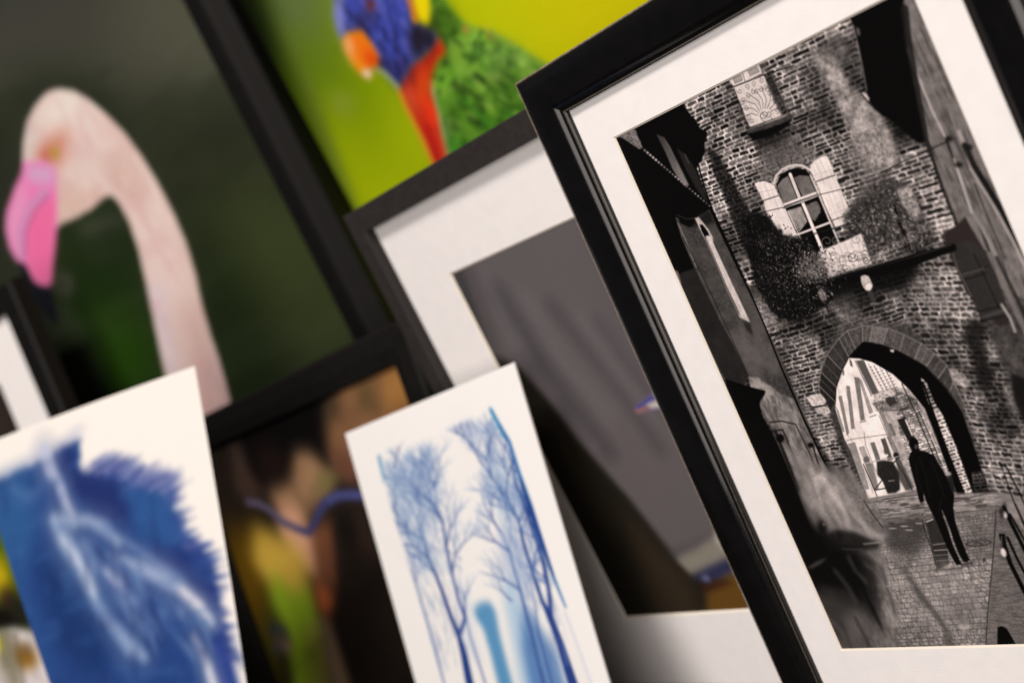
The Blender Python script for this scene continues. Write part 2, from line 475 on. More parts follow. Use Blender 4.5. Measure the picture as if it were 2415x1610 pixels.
def street_print(pic, root):
    k = 650 / 1644
    A, B, C, D, E = (1200, 0, k), (1765, 0, k), (1500, 400, k), (1765, 600, k), (1765, 990, k)
    c = Canvas(pic, 0, .30, 0, .45, 2667, (30, 27, 26), ss=2, seed=11)
    R = c.region
    full = [(0, 0), (c.w, 0), (c.w, c.h), (0, c.h)]
    # --- masonry of the gate tower, row direction turns a little from top to bottom
    R(*A)
    c.poly(full, 60, raw=True)
    bb, m = c.mask(full, raw=True)
    c.bricks([(900, 300), (3500, -900), (3500, 1700), (900, 1700)], (1180, 720), (1230, 698), (1191, 746), 46, 138, gap=.12, tv=.8, wob=.22, dirt=.45, patch=(96, .55))
    R(*D)
    c.bricks([(-200, 380), (1100, -160), (1100, 420), (560, 420), (400, 700), (500, 1000), (700, 1420), (300, 1500)],
             (200, 700), (262, 682), (208, 727), 44, 122, soft=22, gap=.13, tv=.6, wob=.36, dirt=.55, patch=(118, .6))
    c.bricks([(960, 60), (1200, -120), (1330, 250), (1420, 420), (1700, 1100), (1700, 1700), (1430, 1500), (1330, 1050), (1200, 700), (1000, 480), (900, 260)],
             (1100, 400), (1150, 400), (1112, 428), 44, 120, soft=14, gap=.14, tv=.55, wob=.36, dirt=.5, patch=(112, .5))
    # lower left masonry beside the arch, brighter joints
    c.bricks([(150, 560), (420, 480), (440, 800), (500, 1000), (560, 1180), (720, 1470), (640, 1480), (380, 1050), (230, 740)],
             (250, 740), (310, 726), (258, 764), 54, 138, soft=10, gap=.14, tv=.6, wob=.36, dirt=.5, patch=(140, .7))
    c.texture(full, .42, (2.5, 8, 15, 40), raw=True)
    c.blur_region(full, 1.3, 1.3, 0, raw=True)
    # --- rendered, weathered patches on the tower
    R(*B)
    c.poly([(375, 330), (470, 300), (540, 370), (620, 540), (760, 640), (840, 760), (890, 900), (870, 1000), (740, 1010), (680, 900), (610, 780), (540, 640), (430, 450)],
           138, soft=16, a=.85, vary=.5, vs=18)
    c.poly([(420, 240), (560, 200), (600, 260), (620, 340), (560, 400), (430, 330)], 78, soft=16, a=.8, vary=.6, vs=14)
    c.poly([(640, 790), (800, 820), (880, 960), (700, 1010), (620, 870)], 118, soft=20, a=.6, vary=.7, vs=10)
    c.leaves([(560, 480), (760, 720), (880, 960), (700, 1010), (560, 700)], 1100, 5, [50, 70, 175, 190], soft=12, a=.5)
    c.leaves([(400, 300), (560, 420), (640, 560), (520, 560), (420, 440)], 300, 5, [60, 80, 150, 180], soft=8, a=.45)
    # stucco round the arch of the window
    c.poly([(80, 1010), (130, 930), (250, 880), (380, 870), (420, 940), (370, 990), (280, 975), (180, 1010), (150, 1070), (90, 1080)], 92, soft=8, a=.75, vary=.5, vs=7)
    R(*A)
    c.poly([(1470, 860), (1600, 800), (1720, 830), (1760, 900), (1600, 980), (1500, 970)], 70, soft=14, a=.75, vary=.55, vs=8)
    # voussoirs above the window
    R(*B)
    for i in range(15):
        t = i / 14; ang = math.radians(200 + 150 * t)
        cx, cy = 268 + 6 * t, 1085
        ca, sa = math.cos(ang), math.sin(ang)
        c.stroke([(cx + 118 * ca, cy + 100 * sa), (cx + 160 * ca, cy + 148 * sa)], 6, 40 + 25 * (i % 3), a=.8, soft=2)
    # --- dark building on the right of the top
    c.poly([(603, 105), (620, 60), (900, -60), (960, -60), (955, 250), (1000, 540), (1045, 750), (1062, 850), (1020, 860), (980, 830), (940, 800), (880, 740), (800, 690), (750, 655), (712, 590), (690, 480), (655, 280), (630, 180)],
           6, soft=4)
    c.poly([(800, 650), (1040, 720), (1075, 900), (880, 860)], 8, soft=22, a=.55)
    c.stroke([(622, 150), (650, 260), (680, 400), (705, 540)], 5, 150, a=.5, soft=2)
    c.poly([(640, 165), (662, 175), (668, 215), (650, 215)], 110, soft=3, a=.7)
    c.poly([(655, 550), (700, 560), (722, 590), (712, 612)], 190, soft=2, a=.8)
    c.stroke([(660, 545), (720, 618), (800, 690)], 6, 25, soft=2)
    # --- far right wall, fine raking render
    c.poly([(930, -60), (1100, -120), (1900, 1500), (1900, 1900), (1460, 1700), (1250, 1350), (1140, 1070), (1060, 860), (950, 300), (925, 60)], 86, soft=3, vary=.3, vs=20)
    bb, m = c.mask([(930, -60), (1100, -120), (1900, 1500), (1900, 1900), (1460, 1700), (1250, 1350), (1140, 1070), (1060, 860), (950, 300), (925, 60)], 3)
    h, w = m.shape
    P0, P1, P2 = c.T([(1200, 700), (1212, 695), (1225, 765)])
    e1, e2 = P1 - P0, P2 - P0; det = e1[0] * e2[1] - e1[1] * e2[0]
    XX, YY = np.meshgrid(np.arange(bb[0], bb[1]) - P0[0], np.arange(bb[2], bb[3]) - P0[1])
    s = (XX * e2[1] - YY * e2[0]) / det + noise(h, w, 60, 60, c.rng, 3) * 2.2
    c.put(bb, m * np.clip(.5 + .6 * np.sin(s * 4.4) * (.4 + noise(h, w, 20, 50, c.rng, 3)), 0, 1), 138, .55)
    c.put(bb, m * smooth(noise(h, w, 10, 90, c.rng, 3), .5, .75), 40, .5)
    # fascia / pipe on that wall
    c.stroke([(950, 300), (1000, 430), (1090, 650), (1175, 825)], 9, 165, soft=3, a=.8)
    c.stroke([(930, 60), (950, 240), (1010, 560), (1060, 830), (1140, 1080), (1250, 1360), (1340, 1560)], [34, 30, 24, 20, 14, 12, 12], 22, soft=6, a=.85)
    for q, wd, tn in [([(1180, 830), (1260, 1080), (1400, 1400), (1470, 1600)], 9, 20), ([(1255, 790), (1300, 900), (1330, 1010), (1480, 1250), (1600, 1480), (1700, 1700)], 15, 150),
                      ([(1290, 870), (1345, 990), (1510, 1260), (1640, 1500), (1750, 1700)], 24, 12), ([(1240, 1000), (1330, 1250), (1440, 1450), (1520, 1620)], 14, 128),
                      ([(1225, 950), (1300, 1180), (1330, 1270)], 7, 168), ([(1385, 1130), (1500, 1380), (1600, 1600)], 9, 92), ([(1350, 1100), (1440, 1330), (1530, 1540)], 8, 45)]:
        c.stroke(q, wd, tn, soft=4, a=.85)
    for p in [(1195, 830), (1255, 985), (1315, 880)]: c.ell(p, 24, 18, 20, soft=5, a=.9)
    c.poly([(1150, 1400), (1260, 1330), (1290, 1290), (1330, 1360), (1470, 1600), (1560, 1900), (1500, 1950), (1300, 1750)], (40, 36, 36), soft=3)
    R(*D)
    # louvred shutter hanging open on the right
    c.poly([(1200, -20), (1300, -90), (1420, -20), (1560, 370), (1395, 398), (1300, 160)], 42, soft=2, vary=.12)
    for q in [[(1275, 110), (1430, 70)], [(1290, 150), (1415, 112)], [(1340, 350), (1530, 300)], [(1395, 395), (1545, 362)], [(1345, 0), (1500, 330)], [(1210, 0), (1395, 395)]]:
        c.stroke(q, 4, 14, soft=3, a=.9)
    c.stroke([(1218, 0), (1250, 90), (1330, 250)], 5, 95, soft=3, a=.8)
    c.stroke([(1280, 118), (1400, 84)], 10, 66, soft=3, a=.7)
    c.stroke([(1395, 375), (1530, 330)], 12, 66, soft=3, a=.7)
    c.stroke([(1510, 300), (1560, 380), (1590, 460)], 10, 150, soft=3, a=.9)
    c.stroke([(1440, 0), (1560, 260), (1700, 560)], 22, 105, soft=6, a=.8)
    c.stroke([(1480, 20), (1620, 300), (1760, 600)], 14, 30, soft=6, a=.8)
    # dark weathering down the right wall
    c.poly([(1300, 380), (1420, 400), (1400, 520), (1470, 700), (1440, 900), (1380, 800), (1330, 620), (1270, 500)], 16, soft=16, a=.85, rough=14, rs=14)
    c.poly([(1560, 700), (1700, 760), (1760, 1000), (1640, 1000), (1580, 860)], 18, soft=8, a=.9)
    c.poly([(1150, 680), (1230, 680), (1330, 760), (1300, 800), (1230, 760)], 170, soft=8, a=.7, vary=.4, vs=10)
    c.stroke([(1195, 700), (1330, 1000), (1480, 1320)], 7, 130, soft=4, a=.6)

    # --- dark ivy shade running down the tower
    R(*A)
    c.poly([(1185, 880), (1260, 930), (1330, 1060), (1420, 1230), (1500, 1400), (1560, 1568), (1440, 1568), (1340, 1330), (1290, 1180), (1230, 1050)], 14, soft=9, a=.82, rough=12, rs=9)
    c.leaves([(1200, 930), (1330, 1060), (1500, 1380), (1400, 1400), (1260, 1100)], 260, 5, [12, 18, 90], a=.8)
    # --- top window with a white scrolled balcony
    c.poly([(1318, 482), (1490, 382), (1512, 440), (1342, 520)], 182, soft=1, vary=.06)
    for q in [[(1335, 470), (1385, 450), (1395, 480), (1350, 500)], [(1425, 425), (1480, 400), (1495, 430), (1440, 455)]]:
        c.poly(q, 132, soft=1); c.stroke(q + [q[0]], 2, 70)
    c.stroke([(1395, 440), (1410, 490)], 3, 60)
    c.poly([(1342, 522), (1520, 450), (1640, 690), (1440, 762)], 184, soft=1, vary=.06, vs=20)
    for tt in (.25, .5, .75): c.stroke([(1342 + 178 * tt, 522 - 72 * tt), (1440 + 200 * tt, 762 - 72 * tt)], 1.6, 140, a=.8)
    def scroll(cx, cy, r, a0, turns, wd, tone, sgn=1, sq=1.0):
        pts = []
        for i in range(30):
            t = i / 29; rr = r * (1 - .8 * t); an = a0 + sgn * turns * 6.283 * t
            pts.append((cx + rr * math.cos(an), cy + rr * sq * math.sin(an)))
        c.stroke(pts, wd, tone, soft=1.4)
    base = (1530, 690)
    for i, an in enumerate(np.radians([-180, -160, -142, -124, -108, -92, -75, -55, -35])):
        e = (base[0] + 150 * math.cos(an - .1), base[1] + 165 * math.sin(an - .1)); mid = (base[0] + 85 * math.cos(an + .12), base[1] + 95 * math.sin(an + .12))
        c.stroke([(base[0] + 42 * math.cos(an), base[1] + 42 * math.sin(an)), mid, e], 1.9, 38, soft=1.3)
        scroll(e[0] - 8, e[1] + 10, 17, an, 1.1, 1.8, 35, 1 if i % 2 else -1)
    scroll(1530, 690, 44, 0.3, 1.0, 2, 35); scroll(1515, 690, 22, 0, 1.2, 2, 35); scroll(1550, 682, 22, 3, 1.2, 2, 35, -1)
    for p in [(1378, 545), (1420, 520), (1465, 500), (1505, 485), (1400, 600), (1415, 650), (1430, 700), (1530, 520), (1560, 560), (1585, 610), (1480, 550), (1450, 720), (1600, 665)]:
        scroll(p[0], p[1], 17, p[0] * .7, 1.2, 1.7, 40, 1 if int(p[0]) % 2 else -1)
    c.stroke([(1300, 535), (1420, 490), (1520, 450), (1700, 395)], 4.2, 26, soft=1.4)
    c.stroke([(1440, 762), (1640, 690)], 3, 60); c.stroke([(1345, 530), (1430, 770)], 3, 40)
    R(*B)
    c.poly([(-10, 770), (110, 735), (250, 682), (270, 690), (262, 712), (130, 765), (-5, 815)], 52, soft=1.5, vary=.4)
    c.poly([(-5, 800), (130, 765), (262, 712), (240, 750), (170, 800), (90, 828), (30, 842)], 6, soft=3)
    c.stroke([(-20, 782), (240, 694)], 1.8, 150, a=.6)
    c.poly([(10, 820), (180, 790), (260, 730), (280, 800), (180, 860), (60, 890)], 10, soft=16, a=.6)
    # jamb shade beside it
    c.poly([(95, 460), (140, 440), (215, 610), (250, 680), (195, 690), (150, 600)], 26, soft=4, a=.7, rough=5)
    c.stroke([(135, 440), (180, 530), (230, 650)], 3, 110, soft=2, a=.8)
    # top left shuttered building shade
    # --- arched window
    win = [(165, 1108), (188, 1052), (230, 1018), (285, 1003), (340, 1013), (372, 1045), (535, 1430), (560, 1500), (380, 1560), (290, 1400)]
    c.poly(win, 9, soft=1)
    c.stroke([(152, 1098), (165, 1052), (200, 1013), (240, 993), (285, 985), (330, 992), (372, 1018)], 10, 176, soft=2)
    c.stroke([(140, 1085), (160, 1040), (195, 1003), (240, 982), (290, 974), (340, 982), (380, 1008)], 2.5, 50, soft=2)
    c.poly([(172, 1112), (200, 1072), (238, 1050), (292, 1183), (212, 1216)], 98, soft=1, vary=.18, vs=20)
    c.poly([(272, 1062), (308, 1047), (362, 1052), (402, 1145), (322, 1174)], 92, soft=1, vary=.2, vs=16)
    c.poly([(232, 1258), (314, 1232), (352, 1322), (302, 1388)], 132, soft=1, vary=.2, vs=14)
    c.poly([(340, 1226), (408, 1200), (432, 1240), (430, 1262), (398, 1318), (372, 1304)], 88, soft=1.5, vary=.2, rough=3)
    c.stroke([(240, 1270), (262, 1310), (290, 1330), (300, 1370)], 1.5, 55)
    for q, wd, tn in [([(250, 1042), (305, 1180)], 15, 205), ([(326, 1215), (420, 1440), (450, 1520)], 16, 210), ([(212, 1222), (402, 1152)], 9, 205), ([(216, 1240), (430, 1160)], 8, 200),
                      ([(372, 1050), (432, 1190), (540, 1450)], 9, 176), ([(292, 1400), (486, 1328)], 8, 195), ([(236, 1262), (300, 1400), (330, 1460)], 6, 190),
                      ([(330, 1176), (322, 1174), (402, 1146)], 3, 160)]:
        c.stroke(q, wd, tn, soft=1.5)
    c.stroke([(214, 1231), (415, 1158)], 2, 60); c.stroke([(257, 1062), (312, 1192)], 1.6, 110); c.stroke([(345, 1235), (430, 1440)], 1.6, 110)
    # shutters
    SL = [(35, 1096), (60, 1084), (92, 1082), (125, 1090), (155, 1108), (215, 1232), (292, 1400), (300, 1440), (215, 1410), (150, 1370), (110, 1290), (92, 1200)]
    SR = [(368, 1015), (372, 985), (395, 960), (430, 940), (466, 930), (482, 962), (612, 1275), (590, 1330), (520, 1362), (462, 1240), (402, 1088)]
    for S in (SL, SR):
        bb, m = c.mask(S, 1.0)
        h, w = m.shape
        n = noise(h, w, 4, 40, c.rng, 3)
        c.put(bb, m, 176 + 48 * n)
    for i in range(1, 4):
        c.stroke([(35 + 30 * i, 1094), (135 + 32 * i, 1400)], 1.3, 120, a=.7)
        c.stroke([(375 + 27 * i, 985 - 14 * i), (505 + 27 * i, 1310 - 12 * i)], 1.3, 120, a=.7)
    for q in [[(78, 1202), (182, 1168)], [(400, 1087), (520, 1045)], [(498, 1316), (612, 1275)]]: c.stroke(q, 3, 34)
    for q in [[(60, 1150), (160, 1130)], [(88, 1195), (178, 1160)], [(392, 1048), (506, 1008)], [(404, 1078), (516, 1038)], [(490, 1280), (600, 1240)]]: c.stroke(q, 1.5, 140, a=.8)
    c.stroke([(155, 1108), (215, 1232), (292, 1400)], 2, 70); c.stroke([(402, 1088), (462, 1240), (520, 1362)], 2.4, 60)
    # --- ivy bushes
    R(*B)
    c.poly([(560, 1290), (640, 1200), (720, 1120), (820, 1060), (940, 1090), (1020, 1200), (1070, 1340), (1100, 1420), (1010, 1470), (860, 1450), (700, 1440), (600, 1420)], 44, soft=14, a=.92, vary=.6, vs=10)
    c.poly([(880, 1130), (960, 1110), (1010, 1200), (1030, 1300), (990, 1320), (920, 1230)], 158, soft=9, a=.85, vary=.4, vs=9)
    c.leaves([(560, 1290), (720, 1110), (930, 1060), (1060, 1300), (1080, 1440), (860, 1450), (600, 1420)], 2200, 6, [14, 24, 40, 60, 90, 125, 150], soft=10, a=.6)
    c.stroke([(870, 1230), (900, 1330), (950, 1440), (975, 1500)], 12, 12, soft=3)
    c.stroke([(940, 1340), (975, 1490)], 4, 110, soft=2)
    # --- balcony panel with scrolls
    R(*C)
    c.poly([(1130, 470), (1240, 430), (1345, 380), (1412, 562), (1290, 600), (1150, 640), (960, 694), (930, 600), (1040, 520)], 200, soft=2, vary=.08, vs=20)
    rng = c.rng
    for i in range(20):
        u = rng.random(); v = rng.random()
        p = (1160 + 200 * u + 60 * v, 480 - 95 * u + 150 * v)
        scroll(p[0], p[1], 20 + 18 * rng.random(), rng.random() * 6.28, 1.1, 1.8, 70, 1 if rng.random() < .5 else -1)
    for i in range(7):
        u = i / 6; c.stroke([(1150 + 190 * u, 485 - 100 * u), (1200 + 210 * u, 640 - 70 * u)], 1.5, 70, a=.6)
    c.stroke([(1345, 380), (1412, 562)], 3, 50)
    for p, r in [((1140, 430), 44), ((1190, 420), 26), ((1290, 520), 34), ((1370, 540), 24)]: scroll(p[0], p[1], r, 0, 1.4, 2.6, 110 if p[0] < 1200 else 40)
    for i in range(14): scroll(1440 + 26 * i, 520 - 16 * i, 28, i, 1.2, 2.2, 150 if i % 3 else 60)
    for i in range(15): c.stroke([(1425 + 30 * i, 570 - 10 * i), (1395 + 30 * i, 450 - 10 * i)], 1.8, 110, a=.7)
    c.stroke([(1340, 378), (1600, 300), (1850, 240)], 2.6, 60)
    # slab, shadow, corbels
    c.poly([(1012, 690), (1240, 625), (1410, 578), (1650, 505), (1900, 440), (1915, 480), (1660, 575), (1450, 640), (1250, 665), (1160, 700)], 9, soft=2)
    c.stroke([(1012, 684), (1240, 622), (1410, 573), (1650, 500)], 3, 130, a=.8)
    c.stroke([(1100, 676), (1410, 590), (1650, 520), (1880, 450)], 3, 62, a=.8, soft=2)
    R(*D)
    c.poly([(430, 160), (760, 60), (1000, 20), (1020, 120), (930, 210), (830, 230), (740, 210), (620, 230), (500, 260)], 8, soft=22, a=.9)
    c.poly([(380, 200), (560, 150), (760, 180), (900, 190), (700, 330), (560, 330)], 14, soft=30, a=.5)
    c.poly([(708, 200), (730, 205), (750, 250), (768, 305), (745, 312), (728, 270)], 52, soft=2)
    c.poly([(670, 132), (690, 122), (718, 130), (738, 175), (742, 190), (722, 218), (700, 214), (682, 190), (672, 160)], 172, soft=2, vary=.15)
    c.poly([(700, 178), (722, 168), (736, 182), (734, 204), (720, 214), (702, 206)], 204, soft=1)
    c.stroke([(698, 178), (682, 190)], 2, 90); c.stroke([(700, 176), (722, 166), (738, 182)], 1.5, 100)
    c.stroke([(730, 295), (775, 293)], 8, 92, soft=2)
    # --- big dark bush left of the balcony
    R(*C)
    bush = [(630, 290), (700, 262), (770, 262), (830, 330), (880, 380), (960, 402), (1030, 430), (1080, 490), (1120, 560), (1150, 620), (1140, 660), (1130, 700), (1200, 740), (1150, 800), (1060, 860), (980, 900), (860, 900), (790, 820), (715, 700), (680, 560), (655, 420)]
    c.poly(bush, 13, soft=7, a=.95, rough=16, rs=12)
    c.poly([(1000, 520), (1100, 500), (1190, 560), (1180, 640), (1060, 660), (960, 640)], 150, soft=16, a=.5)
    c.leaves(bush, 2600, 7, [5, 8, 14, 24, 38, 55], soft=14, a=.85)
    c.leaves([(700, 400), (960, 410), (1190, 530), (1240, 620), (1080, 700), (950, 760), (760, 640)], 1500, 5, [60, 80, 105, 135, 160], soft=24, a=.6)
    c.leaves([(960, 470), (1150, 500), (1230, 610), (1080, 680), (930, 600)], 520, 6, [150, 185, 120, 30], soft=20, a=.65)
    c.leaves([(740, 600), (1100, 700), (1150, 820), (900, 880), (760, 780)], 420, 4, [60, 80, 130], soft=12, a=.8)
    c.leaves([(600, 300), (720, 240), (830, 250), (1180, 470), (1280, 640), (1180, 760)], 300, 6, [10, 14], soft=10, a=.9)
    c.poly([(1085, 720), (1105, 705), (1130, 730), (1140, 775), (1115, 790), (1092, 760)], 96, soft=3, vary=.4, vs=4)
    c.stroke([(1125, 785), (1150, 850)], 9, 32, soft=3)
    c.leaves([(880, 420), (1060, 450), (1200, 560), (1330, 560), (1420, 570), (1240, 640), (1100, 760), (960, 700)], 420, 6, [14, 30, 90, 150, 190], soft=14, a=.8)
    c.leaves([(1200, 300), (1420, 220), (1640, 240), (1760, 420), (1640, 500), (1420, 520), (1330, 380)], 900, 6, [12, 24, 60, 130, 160, 180], soft=14, a=.7)
    c.leaves([(1020, 690), (1240, 650), (1230, 720), (1120, 800), (1020, 780)], 160, 6, [10, 30, 100, 150], soft=10, a=.8)
    # wires
    for q in [[(470, 300), (700, 268), (880, 226), (1090, 152), (1300, 100), (1460, 40), (1530, 5)], [(880, 440), (1040, 395), (1300, 318)], [(880, 232), (1000, 196), (1090, 160)]]:
        c.stroke(q, 2.4, 22, soft=1.3)
    R(*B)
    c.stroke([(790, 1035), (900, 975), (1010, 928), (1110, 880), (1190, 845)], 5, 26, soft=3)
    c.stroke([(0, 1428), (200, 1425), (380, 1395), (560, 1345), (640, 1310)], 2.2, 30, soft=1.3)

    # --- street beyond the arch
    R(*D)
    op = [(600, 614), (680, 600), (740, 640), (860, 710), (960, 800), (1050, 920), (1110, 1080), (1170, 1230), (1260, 1430), (720, 1470), (640, 1230), (570, 1090), (520, 920), (524, 800), (560, 700)]
    c.poly(op, 208, soft=1, vary=.12, vs=40)
    # facades
    c.poly([(740, 830), (860, 790), (960, 800), (1050, 920), (1170, 1230), (1260, 1430), (960, 1430), (880, 1150), (800, 960)], 150, soft=3, vary=.25, vs=10)
    c.bricks([(870, 800), (1000, 860), (1170, 1230), (1250, 1430), (1000, 1400), (900, 1050)], (960, 960), (992, 952), (966, 974), 175, 90, a=.85, gap=.2)
    c.poly([(640, 630), (690, 628), (770, 828), (735, 836)], 120, soft=1)
    for i in range(30):
        t = i / 29; x = 645 + 97 * t; y = 640 + 190 * t
        c.stroke([(x, y), (x + 38, y - 8)], 2.2, 28)
    c.stroke([(635, 632), (735, 845)], 3, 60); c.stroke([(690, 640), (775, 830)], 3, 55)
    for i in range(4):
        o = 34 * i
        c.stroke([(715 + o, 650 + 12 * i), (815 + o * .8, 835 + 2 * i)], 3.5, 62 if i % 2 else 110, a=.9)
        for j in range(9): c.stroke([(726 + o + 10 * j, 672 + 10 * i + 18 * j), (734 + o + 10 * j, 670 + 10 * i + 18 * j)], 3, 58, a=.9)
    for q, tn in [([(538, 846), (556, 842), (600, 1062), (588, 1078)], 112), ([(584, 782), (604, 786), (634, 1034), (616, 1040)], 108), ([(632, 730), (660, 736), (694, 984), (670, 990)], 104),
                  ([(660, 740), (674, 750), (742, 938), (722, 948)], 140), ([(560, 690), (570, 690), (572, 716), (564, 722)], 90), ([(604, 620), (616, 640), (622, 672), (608, 660)], 60),
                  ([(524, 910), (536, 930), (572, 1050), (560, 1060)], 130), ([(596, 1130), (636, 1120), (720, 1395), (690, 1400)], 130), ([(728, 1124), (752, 1118), (800, 1260), (775, 1266)], 96),
                  ([(660, 1150), (690, 1142), (730, 1250), (706, 1258)], 150), ([(790, 1100), (816, 1094), (860, 1220), (832, 1226)], 70), ([(826, 1088), (850, 1082), (910, 1210), (884, 1216)], 120),
                  ([(888, 984), (934, 966), (990, 1096), (952, 1112)], 30), ([(932, 984), (946, 980), (984, 1076), (974, 1082)], 200), ([(836, 1010), (852, 1004), (880, 1076), (866, 1082)], 95),
                  ([(780, 940), (800, 930), (860, 1080), (840, 1090)], 120)]:
        c.poly(q, tn, soft=1, vary=.15); c.stroke(q + [q[0]], 1.6, 78, a=.8)
    for q, tn, wd in [([(586, 1108), (630, 1098), (840, 1070)], 100, 3), ([(666, 1000), (700, 992)], 90, 4), ([(724, 968), (762, 956)], 90, 4), ([(575, 790), (640, 1050)], 130, 2), ([(530, 770), (600, 1090)], 120, 2),
                      ([(610, 1090), (745, 1420)], 120, 3), ([(915, 770), (1000, 950), (1080, 1140), (1150, 1300)], 24, 6), ([(1010, 920), (1090, 1100), (1140, 1230)], 40, 4), ([(860, 800), (960, 1020), (1060, 1250)], 70, 3),
                      ([(780, 960), (850, 1130)], 60, 3), ([(690, 1060), (700, 1140), (760, 1290)], 90, 3), ([(1030, 940), (1120, 1150), (1200, 1340)], 205, 4), ([(770, 1110), (800, 1180), (812, 1215)], 190, 4)]:
        c.stroke(q, wd, tn, a=.85)
    c.poly([(760, 830), (850, 800), (880, 830), (850, 850), (800, 870), (760, 880)], 178, soft=3, vary=.3, vs=5)
    c.poly([(740, 880), (830, 870), (900, 860), (910, 900), (860, 920), (820, 935), (770, 935)], 100, soft=4, vary=.4, vs=6)
    c.poly([(815, 852), (870, 845), (890, 880), (850, 905), (825, 890)], 52, soft=3, vary=.3)
    c.leaves([(730, 880), (800, 830), (900, 850), (880, 900), (770, 950)], 140, 5, [25, 40, 60, 190], a=.85)
    c.stroke([(840, 930), (950, 920)], 7, 90); c.stroke([(905, 925), (950, 912)], 6, 40)
    # cart, crowd and barrier
    c.poly([(765, 1240), (800, 1225), (860, 1232), (900, 1300), (905, 1400), (880, 1420), (830, 1425), (800, 1350), (768, 1310)], 34, soft=4, vary=.25)
    c.poly([(695, 1250), (740, 1240), (780, 1400), (745, 1400)], 92, soft=4, a=.8)
    c.poly([(870, 1180), (895, 1200), (990, 1390), (940, 1410), (900, 1340)], 52, soft=5, a=.85)
    c.ell((705, 1222), 20, 22, 90, soft=3); c.ell((880, 1196), 16, 18, 30, soft=2); c.ell((812, 1196), 22, 12, 215, soft=2); c.ell((820, 1168), 12, 24, 70, soft=3)
    for q, tn, wd in [([(686, 1247), (780, 1225), (898, 1203)], 150, 4), ([(686, 1250), (782, 1472)], 20, 4), ([(896, 1206), (850, 1262)], 26, 4), ([(752, 1405), (900, 1375)], 30, 4), ([(800, 1340), (755, 1400)], 40, 4),
                      ([(880, 1230), (940, 1330), (1000, 1450)], 26, 4), ([(836, 1350), (870, 1345)], 120, 4)]:
        c.stroke(q, wd, tn)
    # --- vault
    c.poly([(598, 616), (640, 565), (680, 524), (720, 524), (800, 540), (900, 580), (1050, 662), (1180, 800), (1275, 940), (1330, 1100), (1380, 1250), (1440, 1440), (1250, 1440), (1175, 1240), (1120, 1080),
            (1055, 920), (960, 805), (860, 712), (740, 642), (660, 620)], 6, soft=1)
    c.bricks([(1028, 735), (1060, 760), (1110, 880), (1160, 960), (1240, 1150), (1345, 1440), (1296, 1440), (1190, 1180), (1120, 1000), (1060, 850)], (1180, 1100), (1215, 1090), (1188, 1120), 70, 165, soft=2, gap=.2)
    c.stroke([(1040, 760), (1110, 960), (1190, 1180), (1290, 1430)], 9, 8, soft=2)
    c.stroke([(1075, 900), (1150, 1080), (1268, 1400)], 12, 10, soft=2)
    c.bricks([(1330, 1300), (1400, 1290), (1440, 1430), (1345, 1430)], (1340, 1350), (1375, 1345), (1346, 1372), 24, 62, soft=4)
    c.poly([(842, 568), (870, 566), (866, 584), (850, 580)], 190, soft=1)
    # arch stones
    ino = [(488, 1010), (470, 960), (520, 880), (524, 790), (556, 690), (600, 612), (640, 565), (682, 522), (720, 522), (800, 538), (900, 578), (990, 625), (1060, 668), (1130, 740), (1200, 815), (1262, 920)]
    out = [(470, 960), (430, 850), (420, 780), (432, 700), (468, 598), (540, 500), (590, 455), (680, 425), (740, 430), (830, 440), (930, 478), (1030, 530), (1110, 590), (1185, 660), (1222, 760), (1290, 900)]
    for i in range(len(ino) - 1):
        q = [ino[i], ino[i + 1], out[i + 1], out[i]]
        tn = [70, 34, 30, 42, 48, 60, 66, 72, 92, 74, 70, 78, 62, 52, 66][i]
        c.poly(q, tn, soft=1.5, vary=.35, vs=7, rough=2)
    for i in range(1, len(ino) - 1):
        c.stroke([ino[i], out[i]], 4.2, 128, a=.75, soft=2.5)
        if 2 <= i <= 13:
            mi = ((ino[i][0] + ino[i + 1][0]) / 2, (ino[i][1] + ino[i + 1][1]) / 2); mo = ((out[i][0] + out[i + 1][0]) / 2, (out[i][1] + out[i + 1][1]) / 2)
            c.stroke([mi, mo], 3, 110, a=.6, soft=2.5)
    c.stroke(out[1:], 5, 120, a=.6, soft=4)
    c.stroke(ino[2:], 2.5, 12, a=.9, soft=1.5)
    c.poly([(345, 850), (430, 828), (465, 870), (455, 900), (380, 905)], 178, soft=4, vary=.3, vs=9)
    c.poly([(395, 915), (470, 895), (492, 940), (460, 960), (410, 945)], 160, soft=4, vary=.35, vs=9)
    c.stroke([(380, 912), (460, 898)], 6, 26, soft=3)

    # --- street surface
    R(*E)
    c.poly([(700, 470), (1000, 415), (1230, 440), (1330, 440), (1500, 432), (1900, 500), (2200, 1700), (300, 1500), (500, 1150), (700, 700)], 112, soft=3, vary=.18, vs=60, vsy=20)
    low = [(780, 820), (1470, 800), (1435, 1100), (1410, 1420), (400, 1500), (600, 1200)]
    c.bricks(low, (1290, 1000), (1334, 996), (1297, 1030), 122, 62, soft=12, gap=.035, tv=.16, wob=.05, dirt=.16, a=.8)
    c.bricks([(800, 640), (1500, 520), (1478, 830), (760, 860)], (1290, 700), (1322, 696), (1294, 718), 116, 66, soft=10, gap=.035, tv=.14, wob=.05, dirt=.14, a=.75)
    c.poly([(1475, 520), (1560, 560), (1700, 720), (2200, 1700), (1400, 1500), (1420, 1330), (1440, 1080)], 96, soft=3, vary=.1, vs=30)
    bb, m = c.mask([(1480, 530), (1560, 560), (1700, 720), (2200, 1700), (1400, 1500), (1420, 1330), (1440, 1080)], 3)
    h, w = m.shape
    c.put(bb, m * smooth(noise(h, w, 30, 3.2, c.rng, 3), .42, .7), 58, .6)
    c.put(bb, m * smooth(noise(h, w, 6, 2.5, c.rng, 2), .6, .8), 140, .4)
    c.stroke([(1476, 530), (1466, 720), (1446, 950), (1430, 1110), (1415, 1340)], 4, 30, soft=3)
